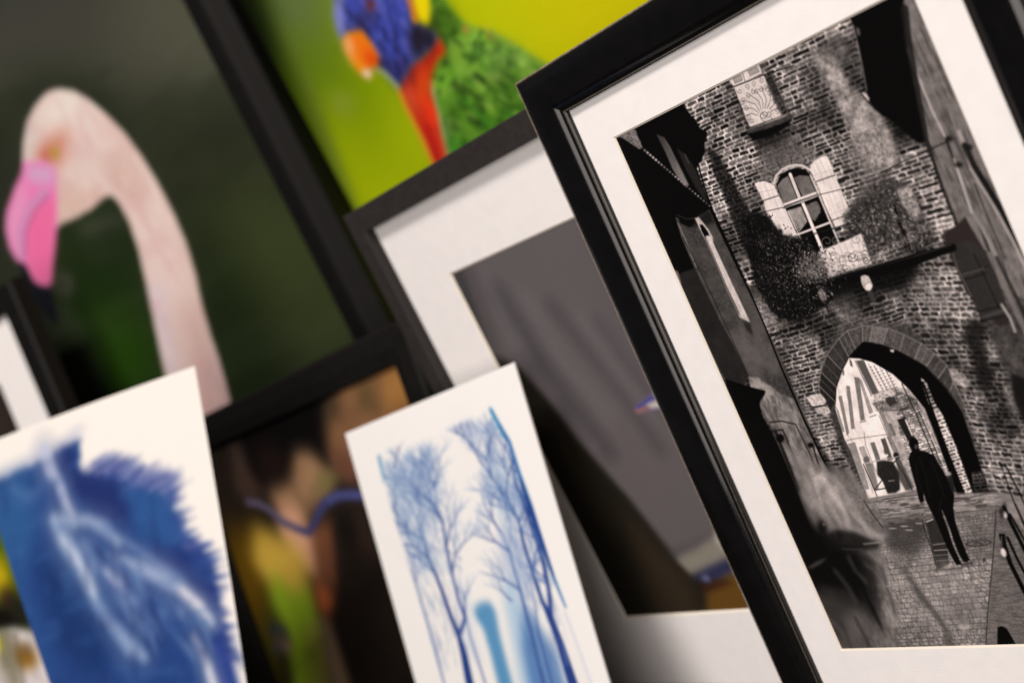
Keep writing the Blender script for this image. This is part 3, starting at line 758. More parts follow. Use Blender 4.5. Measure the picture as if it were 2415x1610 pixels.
    # wet smooth band behind
    band = [(700, 480), (860, 450), (1000, 440), (1230, 440), (1500, 434), (1500, 520), (1240, 560), (1000, 600), (830, 640), (760, 520)]
    c.poly(band, 128, soft=8, a=.9)
    bb, m = c.mask(band, 6); h, w = m.shape
    c.put(bb, m * smooth(noise(h, w, 50, 4, c.rng, 4), .48, .62), 46, .75)
    c.put(bb, m * smooth(noise(h, w, 30, 3, c.rng, 3), .58, .75), 185, .6)
    c.stroke([(1060, 560), (1230, 550), (1400, 535), (1500, 515)], 3, 60, a=.7, soft=2)
    c.poly([(800, 600), (1040, 560), (1080, 700), (1000, 800), (860, 780), (800, 700)], 42, soft=26, a=.7)
    c.stroke([(1240, 500), (1310, 640), (1400, 830)], 2.6, 140, a=.6, soft=2); c.ell((1405, 832), 8, 12, 50, soft=1)
    c.ell((1372, 733), 78, 20, 40, ang=-.08, soft=1); c.ell((1372, 732), 70, 15, 78, ang=-.08, soft=1, vary=.5)
    for p in [(1020, 615), (930, 632), (860, 645), (958, 655)]: c.ell(p, 26, 4, 160, soft=2, a=.8)
    # railings at the right edge
    for q, wd in [([(1525, 520), (1560, 600), (1660, 800), (1760, 1010)], 17), ([(1560, 560), (1660, 740)], 9), ([(1508, 690), (1560, 850), (1640, 1010), (1760, 1230)], 20), ([(1545, 700), (1600, 820), (1700, 1010)], 12),
                  ([(1530, 260), (1610, 420), (1700, 620)], 6), ([(1500, 250), (1580, 480), (1700, 760)], 5), ([(1590, 500), (1700, 740)], 8)]:
        c.stroke(q, wd, 8, soft=2.5)
    c.poly([(1510, 678), (1530, 674), (1540, 760), (1505, 770)], 14, soft=1.5)
    c.stroke([(1508, 690), (1512, 760)], 2, 140)
    c.ell((1521, 788), 15, 28, 205, ang=-.35, soft=3); c.ell((1530, 562), 11, 22, 190, ang=-.35, soft=3); c.ell((1512, 372), 6, 12, 150, ang=-.35, soft=3)
    c.poly([(1484, 1340), (1486, 1232), (1510, 1226), (1540, 1240), (1570, 1290), (1594, 1336)], 6, soft=2)
    c.poly([(1490, 540), (1530, 480), (1540, 520), (1510, 600)], 14, soft=6, a=.7)

    # --- walking man with a trolley
    c.poly([(1055, 600), (1110, 572), (1150, 620), (1195, 720), (1196, 860), (1130, 890), (1095, 770)], 34, soft=5, a=.9)
    for q, tn, wd in [([(1036, 560), (1045, 640), (1100, 790), (1125, 890)], 24, 4), ([(1030, 560), (1050, 610)], 120, 3), ([(1102, 742), (1190, 732)], 118, 5), ([(1108, 776), (1196, 770)], 150, 4), ([(1112, 806), (1196, 800)], 90, 5), ([(1120, 838), (1200, 832)], 110, 3),
                      ([(1062, 606), (1100, 590)], 180, 5), ([(1190, 760), (1196, 830)], 140, 3)]:
        c.stroke(q, wd, tn, soft=2.5, a=.9)
    c.poly([(968, 190), (1010, 178), (1062, 188), (1110, 212), (1134, 262), (1180, 330), (1212, 400), (1228, 450), (1222, 520), (1232, 600), (1262, 690), (1300, 790), (1320, 832), (1284, 846), (1256, 800), (1222, 712), (1200, 640), (1168, 560),
            (1152, 528), (1160, 570), (1190, 650), (1222, 750), (1258, 830), (1272, 858), (1240, 862), (1205, 800), (1170, 700), (1130, 620), (1090, 545), (1062, 486), (1044, 430), (1046, 480), (1030, 500), (1016, 470), (1000, 400), (972, 300), (954, 232)], 11, soft=1.8)
    c.ell((986, 142), 29, 40, 10, ang=-.2, soft=1.5); c.poly([(972, 160), (1010, 150), (1024, 188), (975, 196)], 12, soft=1.5)
    c.ell((1000, 158), 10, 14, 62, soft=2); c.stroke([(1005, 132), (1028, 140)], 3, 20)
    c.ell((1038, 500), 14, 12, 78, soft=3)
    c.poly([(1180, 320), (1214, 300), (1225, 380), (1236, 430), (1210, 420)], 30, soft=4); c.ell((1190, 320), 18, 12, 150, soft=3)

    # ---------------- the dark house on the left
    R(*A)
    c.poly([(600, 860), (1040, 560), (1052, 640), (1085, 690), (1112, 712), (1140, 765), (1180, 790), (1186, 815), (1168, 850), (1170, 905), (1150, 960), (1120, 1000), (1165, 1130), (1215, 1250), (1290, 1400), (1360, 1568), (1500, 1900), (900, 1900)], 7, soft=1.2, rough=3, rs=7)
    c.stroke([(1130, 980), (1165, 1110), (1215, 1250), (1360, 1568)], 8, 4, soft=2)
    c.poly([(660, 815), (745, 765), (760, 785), (775, 820), (798, 882), (780, 892), (735, 862), (705, 842)], 96, soft=2, vary=.35, vs=6, rough=4)
    c.leaves([(690, 810), (750, 775), (790, 870), (740, 870)], 60, 6, [40, 150], a=.6)
    for i in range(24):
        t = i / 23; x = 812 + 385 * t; y = 898 + 330 * t
        c.ell((x, y), 9 - 3 * t, 7 - 2 * t, (90 + 90 * c.rng.random()) * (1 - .25 * t), soft=1.5, ang=.8)
    bb, m = c.mask([(880, 800), (925, 820), (960, 870), (1075, 1105), (1050, 1112), (1010, 1060), (975, 1005), (940, 920)], 3); h, w = m.shape
    c.put(bb, m, 50 + 75 * np.linspace(0, 1, h)[:, None] * np.ones((1, w)) * (.7 + .6 * noise(h, w, 6, 20, c.rng)), .9)
    c.stroke([(925, 820), (960, 880), (1075, 1105)], 3, 120, a=.4, soft=2)
    bb, m = c.mask([(1000, 880), (1060, 930), (1110, 1000), (1170, 1150), (1190, 1225), (1120, 1130), (1060, 1020)], 5); h, w = m.shape
    c.put(bb, m, 34, .9); c.stroke([(1050, 920), (1075, 975)], 4, 70, soft=3)
    R(*C)
    wall = [(235, 285), (350, 292), (440, 236), (480, 330), (700, 790), (860, 1110), (1050, 1568), (1100, 1700), (900, 1700), (760, 1420), (670, 1228), (580, 1040), (500, 900), (350, 590), (270, 400)]
    c.poly(wall, 58, soft=2, vary=.34, vs=46)
    bb, m = c.mask(wall, 2); h, w = m.shape
    c.put(bb, m * smooth(noise(h, w, 8, 8, c.rng, 3), .45, .65), 74, .5)
    c.poly([(235, 285), (350, 292), (440, 236), (470, 320), (330, 350)], 16, soft=10, a=.75)
    c.poly([(560, 1000), (640, 950), (760, 1120), (760, 1240), (660, 1225)], 96, soft=26, a=.45)
    c.poly([(500, 560), (640, 700), (900, 1250), (800, 1180), (560, 760)], 84, soft=30, a=.4)
    # lower, darker house
    c.poly([(215, 590), (260, 620), (350, 585), (500, 900), (580, 1040), (672, 1228), (640, 1290), (545, 1268), (470, 1130), (330, 830), (220, 620)], 32, soft=3, vary=.15, vs=30)
    c.poly([(228, 600), (250, 605), (272, 680), (262, 700)], 110, soft=4, a=.8)
    c.poly([(240, 250), (345, 285), (350, 320), (320, 345), (265, 320)], 8, soft=3)
    c.stroke([(245, 270), (300, 295), (355, 290)], 3, 52, soft=2)
    c.stroke([(252, 322), (300, 430), (343, 540)], 7, 112, soft=3, a=.9); c.stroke([(348, 555), (360, 582)], 6, 105, soft=3)
    c.stroke([(280, 400), (420, 680), (560, 980), (670, 1225)], 4, 16, soft=3, a=.8)
    slit = [(352, 290), (376, 284), (398, 312), (436, 362), (458, 402), (462, 438), (560, 650), (682, 912), (620, 882), (548, 728), (452, 500), (372, 335)]
    c.poly(slit, 158, soft=1.5, vary=.14)
    c.poly([(380, 330), (398, 328), (428, 368), (440, 396), (424, 392), (412, 404), (392, 368)], 6, soft=1.5)
    c.poly([(400, 395), (415, 402), (560, 722), (628, 878), (600, 850), (470, 560)], 52, soft=3, a=.8)
    c.poly([(420, 400), (440, 398), (460, 440), (676, 900), (628, 872), (540, 690)], 178, soft=2, vary=.12, vs=20)
    c.stroke([(372, 330), (452, 500), (548, 728), (620, 880)], 2.2, 175, a=.8)
    c.poly([(640, 905), (682, 915), (700, 990), (660, 960)], 20, soft=8, a=.7)
    # plaster gable and awning
    R(*D)
    gab = [(0, 728), (40, 728), (85, 752), (130, 780), (180, 822), (240, 850), (275, 862), (350, 1020), (440, 1200), (520, 1370), (600, 1500), (620, 1700), (330, 1700), (270, 1380), (180, 1140), (120, 1010), (66, 905), (100, 830), (20, 800)]
    c.poly(gab, 112, soft=2.5, rough=5, rs=12, vary=.34, vs=30)
    bb, m = c.mask(gab, 4); h, w = m.shape
    c.put(bb, m * smooth(noise(h, w, 14, 44, c.rng, 4), .5, .7), 62, .6)
    c.poly([(20, 735), (90, 760), (160, 820), (110, 850), (90, 800), (20, 790)], 142, soft=6, a=.7, vary=.2)
    c.poly([(-140, 740), (0, 786), (102, 812), (98, 832), (64, 880), (84, 960), (180, 1140), (290, 1400), (400, 1700), (100, 1400), (-100, 900)], 6, soft=1.5)
    for q, tn, wd in [([(130, 1000), (200, 992), (282, 1012), (350, 1150), (440, 1360)], 36, 8), ([(140, 1010), (200, 1004), (276, 1024)], 128, 2.5), ([(150, 1050), (205, 1044), (225, 1090), (330, 1350)], 26, 8), ([(250, 1090), (285, 1160)], 140, 8),
                      ([(262, 1098), (282, 1140)], 90, 3), ([(385, 1140), (420, 1260), (450, 1340)], 26, 10), ([(165, 1060), (200, 1150), (300, 1400)], 22, 16), ([(215, 1100), (330, 1380)], 60, 4)]:
        c.stroke(q, wd, tn, soft=4, a=.85)
    c.ell((372, 1135), 18, 16, 14, soft=3); c.ell((190, 1095), 24, 26, 12, soft=4)
    # drainpipe
    c.stroke([(-100, -20), (0, 200), (100, 430), (200, 680), (340, 1000), (450, 1230), (535, 1375)], [9, 9, 9, 10, 11, 12, 12], 5, soft=2)
    # --- blurred passers-by, long exposure smears
    R(*E)
    c.poly([(-100, 0), (110, 0), (170, 120), (290, 400), (360, 560), (420, 640), (500, 660), (560, 760), (660, 800), (680, 900), (680, 1100), (600, 1200), (500, 1400), (300, 1500), (-100, 800)], 10, soft=34, a=.97)
    c.poly([(300, 220), (400, 300), (500, 330), (560, 300), (620, 330), (700, 450), (760, 600), (830, 680), (760, 740), (560, 720), (420, 600), (350, 420)], 86, soft=20, a=.85)
    c.poly([(330, 330), (440, 320), (560, 400), (600, 520), (540, 600), (440, 560), (370, 480)], 136, soft=22, a=.75)
    c.poly([(520, 540), (640, 480), (700, 560), (720, 680), (600, 690)], 104, soft=20, a=.6)
    c.poly([(240, 150), (320, 180), (390, 320), (360, 400), (290, 320)], 110, soft=18, a=.35)
    reg = [(260, 170), (400, 260), (600, 300), (760, 540), (850, 690), (760, 780), (520, 760), (380, 620), (300, 420)]
    bb, m = c.mask(reg, 24); h, w = m.shape
    c.put(bb, m * noise(h, w, 70, 90, c.rng, 3), 160, .5)
    c.put(bb, m * smooth(noise(h, w, 60, 70, c.rng, 3), .5, .75), 46, .4)
    c.stroke([(470, 470), (520, 560), (560, 640)], 12, 190, a=.5, soft=12); c.stroke([(400, 360), (440, 330), (470, 380)], 16, 184, a=.5, soft=14)
    c.stroke([(430, 600), (460, 700), (480, 760)], 26, 14, a=.7, soft=18); c.stroke([(560, 560), (600, 640), (640, 720)], 14, 30, a=.6, soft=12)
    c.blur_region(reg, 8, 18, 14)
    for q, wd, tn, a in [([(380, 300), (400, 380), (440, 470)], 28, 190, .55), ([(440, 330), (480, 420), (560, 520), (600, 640)], 32, 200, .6), ([(500, 330), (560, 400), (640, 520), (700, 640)], 20, 170, .5),
                         ([(360, 420), (420, 540), (520, 640)], 22, 128, .5), ([(620, 560), (700, 640), (790, 690)], 26, 180, .5), ([(300, 210), (330, 300), (360, 360)], 18, 140, .4), ([(480, 560), (540, 640), (640, 690)], 20, 110, .5),
                         ([(540, 430), (600, 560), (690, 660)], 10, 60, .5), ([(430, 430), (470, 540), (540, 650)], 10, 56, .5), ([(660, 660), (780, 690), (820, 684)], 12, 176, .5), ([(410, 340), (450, 350), (500, 400)], 16, 205, .35)]:
        c.stroke(q, wd, tn, a=a * .8, soft=22)
    c.blur_region(reg, 9, 12, 20)
    c.ell((424, 366), 34, 40, 176, soft=10, a=.5); c.ell((520, 420), 30, 36, 160, soft=10, a=.4); c.ell((610, 470), 26, 30, 150, soft=10, a=.4)
    c.ell((440, 640), 26, 40, 14, soft=12, a=.7); c.ell((545, 690), 22, 26, 20, soft=10, a=.6); c.ell((450, 620), 8, 12, 120, soft=5, a=.6)
    c.texture(reg, .10, (3, 8, 30), soft=16)
    c.poly([(560, 330), (610, 360), (720, 490), (820, 640), (780, 670), (660, 560), (580, 430)], 100, soft=8, a=.45, vary=.45, vs=9)
    c.poly([(700, 478), (750, 485), (790, 540), (845, 628), (800, 620), (740, 560)], 104, soft=5, a=.85, vary=.35, vs=12)
    c.stroke([(690, 480), (740, 560), (800, 640)], 4, 22, soft=3)
    c.poly([(520, 650), (640, 670), (790, 735), (770, 770), (620, 775), (480, 770), (440, 700)], 18, soft=14, a=.8)
    c.stroke([(690, 738), (780, 728)], 9, 132, a=.6, soft=7); c.stroke([(560, 768), (680, 772)], 6, 92, a=.55, soft=7); c.stroke([(600, 800), (700, 806)], 6, 60, a=.5, soft=7)
    # dark coats fading towards the ground
    c.poly([(440, 760), (720, 780), (770, 880), (790, 1050), (800, 1240), (740, 1230), (680, 1140), (520, 1080), (400, 940)], 14, soft=44, a=.85)
    c.poly([(380, 1000), (560, 1060), (700, 1120), (760, 1250), (740, 1380), (560, 1420), (480, 1240)], 58, soft=40, a=.8)
    c.poly([(560, 1160), (660, 1130), (720, 1250), (640, 1340)], 92, soft=34, a=.55)
    c.poly([(420, 980), (600, 1010), (680, 1100), (520, 1110)], 48, soft=20, a=.5)
    c.stroke([(640, 900), (720, 1080), (800, 1250)], 20, 10, a=.6, soft=18)
    for q, wd, tn, a in [([(600, 820), (640, 900), (700, 960)], 22, 84, .4), ([(520, 900), (600, 1000), (640, 1080)], 26, 60, .5), ([(700, 860), (760, 900), (800, 980)], 20, 104, .4), ([(480, 1180), (560, 1260), (620, 1340)], 24, 84, .4),
                         ([(640, 1180), (690, 1280), (730, 1360)], 14, 30, .6), ([(560, 1220), (600, 1320), (640, 1400)], 12, 28, .5), ([(720, 790), (800, 860), (850, 960)], 14, 128, .4)]:
        c.stroke(q, wd, tn, a=a, soft=20)
    c.stroke([(790, 880), (840, 1030), (885, 1180)], [24, 20, 22], 52, a=.55, soft=18)
    c.ell((884, 1176), 24, 24, 118, soft=8, a=.65); c.ell((818, 1285), 30, 42, 92, soft=10, a=.7, vary=.4); c.ell((862, 1228), 10, 6, 180, soft=3); c.ell((830, 1320), 26, 12, 120, soft=8, a=.5)
    c.blur_region([(360, 800), (800, 780), (900, 1180), (880, 1340), (560, 1420)], 5, 12, 16)
    c.stroke([(940, 900), (1000, 1010), (1060, 1090), (1130, 1170), (1180, 1260), (1210, 1350)], [40, 46, 44, 40, 36, 34], 50, a=.55, soft=20)
    c.stroke([(960, 940), (1040, 1060), (1120, 1160), (1180, 1250)], [16, 22, 22, 16], 34, a=.5, soft=14)
    c.stroke([(1080, 940), (1150, 1060), (1210, 1160)], 26, 130, a=.35, soft=18)
    c.ell((1285, 1228), 34, 22, 168, soft=5, a=.85); c.ell((1290, 1190), 28, 26, 122, soft=8, a=.5, vary=.6); c.ell((1380, 1150), 34, 24, 136, soft=9, a=.55); c.ell((1190, 1306), 32, 42, 72, soft=10, a=.6, vary=.4)
    c.stroke([(1230, 1060), (1260, 1150), (1285, 1210)], 24, 74, a=.4, soft=14); c.stroke([(1330, 980), (1370, 1130)], 24, 130, a=.35, soft=16)
    c.stroke([(1170, 860), (1250, 960), (1300, 1080)], 50, 128, a=.3, soft=30)
    c.stroke([(820, 990), (900, 980), (990, 984)], [8, 16, 6], 150, a=.45, soft=8)
    c.poly([(350, 880), (400, 845), (470, 815), (440, 850), (380, 885)], 60, soft=6, a=.8)
    # light on the paving between the walkers
    c.poly([(860, 900), (1000, 840), (1300, 900), (1400, 1100), (1300, 1300), (1000, 1250)], 128, soft=60, a=.28)
    # folds of the man's coat, his shadow on the wet stones
    c.stroke([(1110, 530), (1160, 660), (1208, 780), (1250, 848)], [26, 26, 22, 18], 11, soft=3); c.stroke([(1190, 540), (1232, 660), (1270, 770), (1298, 834)], [26, 24, 20, 16], 10, soft=3)
    for q in [[(1020, 220), (1060, 330), (1080, 460)], [(1090, 240), (1130, 340), (1170, 460)], [(1000, 260), (1010, 360), (1040, 430)], [(1150, 470), (1140, 540)]]:
        c.stroke(q, 6, 26, a=.6, soft=7)
    c.stroke([(1272, 862), (1330, 850)], 12, 30, a=.6, soft=8); c.stroke([(1120, 900), (1260, 880)], 12, 44, a=.4, soft=10)
    c.texture([(0, 0), (c.w, 0), (c.w, c.h), (0, c.h)], .10, (2, 5, 60), raw=True)
    c.blur_region([(0, 0), (c.w, 0), (c.w, c.h), (0, c.h)], 1.1, 1.1, 0, raw=True)
    c.grain(.014)
    # printed blacks are never quite black
    c.img = np.clip((c.img - .4) * 1.16 + .425, .004, 1)
    c.img = .025 + c.img * .975
    c.img *= np.array([1.03, .975, .955], np.float32)
    return c.mesh('photograph', root, M['print_gloss'], z=0.0, white=(238, 236, 235))

# ================================================================ framed street photograph, front right
def poseA():
    return Pic((-0.8409, 0.7621, 0.5546), (1, 0, 0), (0, -math.sin(math.radians(12)), -math.cos(math.radians(12))))
pA = poseA()
yb = 0.5675                      # outer bottom edge, standing on the table
rA = pA.root('framed_picture', 0.15, yb, label='glossy black frame and white mat round a black and white brick archway photo',
             category='framed picture', group='framed photographs leaning on the table')
street_print(pA, rA)
mx0, mx1, my0, my1 = -0.036, 0.334, -0.0365, yb - 0.042
mat_board(pA, rA, mx0 - .005, mx1 + .005, my0 - .005, my1 + .005, 0.0, .30, 0.0, .45, z=0.0)
prof = [(0, .0018), (0, .0052), (.0012, .0064), (.0030, .0066), (.0046, .0078), (.0100, .0108), (.0180, .0128), (.0250, .0140), (.0310, .0138), (.0372, .0110),
        (.0396, .0085), (.0404, .0068), (.0404, -.020), (.006, -.020), (.006, .0018)]
def curve(p, i0, i1, n=4):
    out = list(p[:i0])
    for i in range(i0, i1):
        a, b, c_, d = [np.array(p[max(i0, min(i1, j))]) for j in (i - 1, i, i + 1, i + 2)]
        for k in range(n):
            t = k / n
            out.append(tuple(.5 * ((2 * b) + (c_ - a) * t + (2 * a - 5 * b + 4 * c_ - d) * t * t + (3 * b - a - 3 * c_ + d) * t ** 3)))
    return out + list(p[i1:])
frame(pA, rA, 'frame', mx0, mx1, my0, my1, curve(prof, 4, 11), M['gloss_black'], smooth=True)
frame(pA, rA, 'inner_fillet', mx0 + .0002, mx1 - .0002, my0 + .0002, my1 - .0002, [(0.0008, .0050), (.0012, .0068), (.0018, .0068), (.0022, .0060)], M['fillet'])
frame(pA, rA, 'worn_edge_highlight', mx0, mx1, my0, my1, [(.0392, .0086), (.0400, .0094), (.0412, .0080), (.0412, .0060), (.0400, .0060)], M['edge_worn_highlight'])  # pale strip on the worn outer edge, standing in for its highlight line
backing(pA, rA, mx0, mx1, my0, my1, -.012, -.001)
strut(pA, rA, .15, .10, -.0205)

# ================================================================ grey backdrop photograph, second row
pB = Pic((-1.2011, 0.8001, 0.5016), (1, 0, 0), (0, -0.1512, -0.9885))
BB = 0.5075
rB = pB.root('framed_picture', .15, BB, label='matte charcoal frame with wide white mat and plain grey photo, behind the glossy frame',
             category='framed picture', group='framed photographs leaning on the table')
def backdrop_print(pic, root):
    z6 = (800, 380, 800 / 2023); z7 = (1200, 820, 750 / 1489)
    c = Canvas(pic, 0, .30, 0, .40, 1400, (92, 84, 85), seed=5)
    full = [(0, 0), (c.w, 0), (c.w, c.h), (0, c.h)]
    R = c.region; R(*z6)
    bb, m = c.mask(full, raw=True)
    c.put(bb, m * (noise(c.h, c.w, 120, 300, c.rng, 2)), 74, .25)
    c.poly([(672, 660), (740, 640), (860, 950), (960, 1200), (1100, 1500), (1000, 1560), (900, 1150)], 46, soft=12, a=.85)
    c.poly([(740, 640), (800, 620), (900, 900), (1000, 1150), (930, 1200)], (74, 68, 68), soft=14, a=.7)
    for q, wd, t, a in [([(960, 800), (1180, 1150), (1420, 1480), (1600, 1720)], 38, 62, .6), ([(1280, 880), (1500, 1150), (1700, 1400), (1900, 1700)], 26, 62, .5), ([(1560, 980), (1720, 1200), (1900, 1450)], 22, 68, .5),
                        ([(1120, 820), (1350, 1200), (1600, 1500)], 26, 104, .4), ([(880, 700), (1000, 960), (1250, 1400), (1500, 1700)], 22, 100, .4), ([(1450, 950), (1650, 1250), (1850, 1500)], 24, 104, .35)]:
        c.stroke(q, wd, (t, t * .94, t * .96), a=a, soft=30)
    c.poly([(1400, 300), (1900, 60), (2300, 900), (1900, 1300), (1600, 900)], (84, 78, 80), soft=60, a=.7)
    R(*z7)
    # dark cloth and log in the foreground
    tri = [(-60, 40), (50, 95), (180, 240), (330, 440), (560, 700), (740, 930), (850, 1060), (1000, 1090), (1180, 1020), (1400, 1300), (1300, 1400), (500, 1400), (350, 900), (100, 400)]
    c.poly(tri, (24, 21, 15), soft=9)
    c.poly([(500, 720), (700, 930), (860, 1080), (900, 1260), (700, 1300), (600, 1000)], (46, 36, 24), soft=22, a=.8)
    c.poly([(150, 300), (330, 500), (520, 780), (480, 900), (300, 640)], (36, 30, 20), soft=20, a=.7)
    c.poly([(920, 1100), (1060, 1040), (1200, 1000), (1400, 1300), (930, 1300)], (98, 66, 20), soft=8, a=.9)
    c.poly([(780, 985), (880, 940), (960, 870), (1080, 900), (1080, 960), (960, 1010), (850, 1055)], (128, 122, 108), soft=7, a=.95)
    c.poly([(958, 890), (972, 840), (1040, 900), (1050, 960), (1000, 950)], (168, 160, 156), soft=5, a=.9)
    c.poly([(740, 950), (860, 905), (960, 855), (950, 885), (860, 925), (770, 975)], (70, 66, 66), soft=6, a=.7)
    c.poly([(858, 1070), (930, 1030), (1040, 980), (1200, 960), (1200, 1010), (1050, 1040), (930, 1108)], (34, 36, 66), soft=6, a=.95)
    c.poly([(880, 1110), (1000, 1080), (1060, 1090), (930, 1140)], (40, 14, 8), soft=6, a=.8)
    c.ell((922, 1076), 20, 13, (110, 110, 140), soft=5)
    c.poly([(1040, 1020), (1070, 1010), (1100, 1080), (1080, 1110)], (120, 60, 40), soft=5, a=.7)
    # tail tip of a bird
    c.poly([(588, 284), (640, 240), (682, 198), (700, 205), (760, 200), (760, 290), (700, 284), (600, 306)], (92, 84, 128), soft=3)
    c.poly([(640, 268), (700, 240), (780, 235), (780, 300), (715, 278), (660, 284)], (196, 186, 172), soft=3)
    c.poly([(588, 290), (640, 272), (670, 284), (600, 308)], (150, 98, 84), soft=3)
    c.poly([(676, 205), (690, 192), (696, 230), (680, 235)], (200, 190, 190), soft=2)
    c.stroke([(600, 280), (650, 245), (690, 225)], 3, (66, 66, 140), soft=3)
    c.grain(.008)
    c.img = .03 + c.img * .97
    return c.mesh('photograph', root, M['print_satin'], white=(236, 232, 228))
backdrop_print(pB, rB)
bx0, bx1, by0, by1 = -.089, .389, -.079, BB - .0265
mat_board(pB, rB, bx0 - .004, bx1 + .004, by0 - .004, by1 + .004, 0, .30, 0, .40, t=.002)
frame(pB, rB, 'frame', bx0, bx1, by0, by1, [(0, .0015), (0, .0125), (.0012, .0140), (.0255, .0140), (.0265, .0130), (.0265, -.018), (.005, -.018), (.005, .0015)], M['matte_black'])
backing(pB, rB, bx0, bx1, by0, by1, -.010, -.001)
strut(pB, rB, .15, .10, -.0185)

# ================================================================ flamingo photograph, far left
pC = Pic((-1.6613, 0.9199, 0.4506), (.9063, .4226, 0), (.104, -.223, -.9693))
rC = pC.root('framed_picture', -.375, .465, label='big black framed photo of a pale pink flamingo head and neck on dark green',
             category='framed picture', group='framed photographs leaning on the table')
def flamingo_print(pic, root):
    k = 900 / 1660; za = (0, 0, k); z2 = (0, 760, 700 / 1291)
    c = Canvas(pic, -.76, 0.0, -.80, .42, 720, (42, 44, 30), seed=8)
    full = [(0, 0), (c.w, 0), (c.w, c.h), (0, c.h)]
    R = c.region; R(*za)
    P = c.poly
    P([(-400, -200), (900, -200), (1000, 300), (500, 420), (-400, 480)], (60, 57, 46), soft=60)
    P([(500, -200), (900, -200), (1050, 380), (900, 520), (560, 300)], (72, 70, 54), soft=60, a=.9)
    P([(-300, -200), (500, -200), (300, 120), (-300, 200)], (50, 48, 42), soft=50, a=.7)
    P([(60, 340), (420, 330), (500, 520), (900, 480), (980, 560), (640, 640), (480, 600), (100, 480)], (30, 33, 20), soft=34, a=.8)
    P([(500, 560), (1100, 480), (1200, 900), (900, 1000), (680, 760)], (36, 38, 22), soft=50, a=.9)
    P([(-300, 520), (80, 480), (60, 1300), (-300, 1400)], (34, 34, 24), soft=40, a=.8)
    P([(240, 900), (560, 860), (640, 1200), (720, 1568), (620, 1900), (200, 1800), (260, 1200)], (20, 34, 8), soft=40, a=.95)
    P([(760, 900), (1000, 1000), (1250, 1350), (1300, 1900), (900, 1900), (860, 1300)], (20, 28, 8), soft=40, a=.9)
    P([(900, 880), (1200, 820), (1600, 1600), (1500, 1700), (1300, 1500), (1120, 1200)], (50, 58, 22), soft=50, a=.9)
    P([(420, 1340), (640, 1380), (700, 1700), (460, 1750), (380, 1500)], (30, 58, 4), soft=40, a=.95)
    P([(330, 985), (520, 920), (540, 960), (500, 990), (350, 1030)], (76, 72, 60), soft=12, a=.85)
    P([(360, 1060), (520, 1040), (560, 1100), (400, 1150)], (42, 44, 30), soft=18, a=.8)
    c.ell((278, 1238), 40, 52, (74, 72, 58), soft=8, a=.9); c.ell((270, 1238), 26, 38, (44, 44, 32), soft=8, a=.8)
    P([(180, 1320), (300, 1330), (420, 1568), (470, 1760), (380, 1800), (240, 1500)], (56, 66, 40), soft=14, a=.8)
    P([(300, 1500), (380, 1450), (430, 1600), (440, 1700), (340, 1720)], (78, 84, 62), soft=16, a=.5)
    P([(100, 1240), (240, 1320), (330, 1500), (300, 1700), (140, 1400)], (26, 28, 18), soft=20, a=.8)
    bb, m = c.mask(full, raw=True)
    n = noise(c.h, c.w, 130, 40, c.rng, 3)
    c.put(bb, m * smooth(n, .5, .8), (80, 82, 62), .10)
    c.put(bb, m * smooth(noise(c.h, c.w, 120, 60, c.rng, 3), .52, .8), (16, 22, 8), .25)
    P([(260, 366), (340, 372), (430, 430), (560, 560), (560, 640), (440, 520), (320, 430), (200, 400), (120, 480), (90, 470), (170, 380)], (26, 30, 20), soft=16, a=.6)
    # neck and head
    body = [(262, 390), (320, 398), (400, 447), (470, 508), (540, 580), (612, 680), (682, 792), (752, 922), (808, 1056), (850, 1200), (880, 1340), (912, 1452), (950, 1568), (990, 1720), (1060, 2000), (1110, 2300), (900, 2300), (770, 1850), (706, 1568),
            (676, 1420), (642, 1258), (602, 1085), (560, 962), (516, 878), (482, 846), (452, 858), (400, 902), (345, 938), (285, 962), (252, 978), (240, 1000), (200, 900), (120, 780), (100, 700), (104, 618), (120, 532), (150, 470), (192, 420), (228, 396)]
    P(body, (218, 186, 172), soft=3)
    bb, m = c.mask(body, 3)
    def inside(pts, col, soft, a):
        b2, m2 = c.mask(pts, soft)
        M2 = np.zeros((c.h, c.w), np.float32); M2[b2[2]:b2[3], b2[0]:b2[1]] = m2
        c.put(bb, m * M2[bb[2]:bb[3], bb[0]:bb[1]], col, a)
    inside([(150, 440), (262, 380), (420, 450), (430, 560), (300, 540), (180, 560)], (224, 208, 192), 14, .9)
    inside([(330, 560), (480, 600), (500, 760), (400, 820), (300, 760)], (216, 188, 176), 20, .8)
    inside([(440, 640), (520, 620), (640, 840), (560, 960), (480, 850)], (200, 160, 144), 18, .7)
    inside([(240, 860), (420, 820), (460, 860), (340, 960), (240, 1000)], (208, 172, 150), 14, .8)
    inside([(600, 900), (720, 1000), (820, 1568), (760, 1568), (640, 1200)], (220, 190, 180), 16, .7)
    inside([(640, 1250), (700, 1250), (790, 1700), (900, 2200), (760, 1800)], (204, 186, 196), 12, .8)
    inside([(800, 1300), (880, 1350), (990, 1720), (1000, 2200), (860, 1800)], (196, 156, 146), 14, .7)
    inside([(100, 560), (150, 480), (170, 620), (140, 720), (90, 720)], (206, 190, 178), 8, .8)
    inside([(850, 1560), (1000, 1560), (1100, 1900), (950, 1900)], (176, 138, 136), 16, .6)
    c.put(bb, m * smooth(noise(bb[3] - bb[2], bb[1] - bb[0], 10, 22, c.rng, 3), .5, .75), (236, 206, 196), .3)
    c.put(bb, m * smooth(noise(bb[3] - bb[2], bb[1] - bb[0], 12, 26, c.rng, 3), .5, .75), (204, 150, 146), .3)
    c.put(bb, m * smooth(noise(bb[3] - bb[2], bb[1] - bb[0], 40, 60, c.rng, 2), .4, .8), (206, 164, 152), .3)
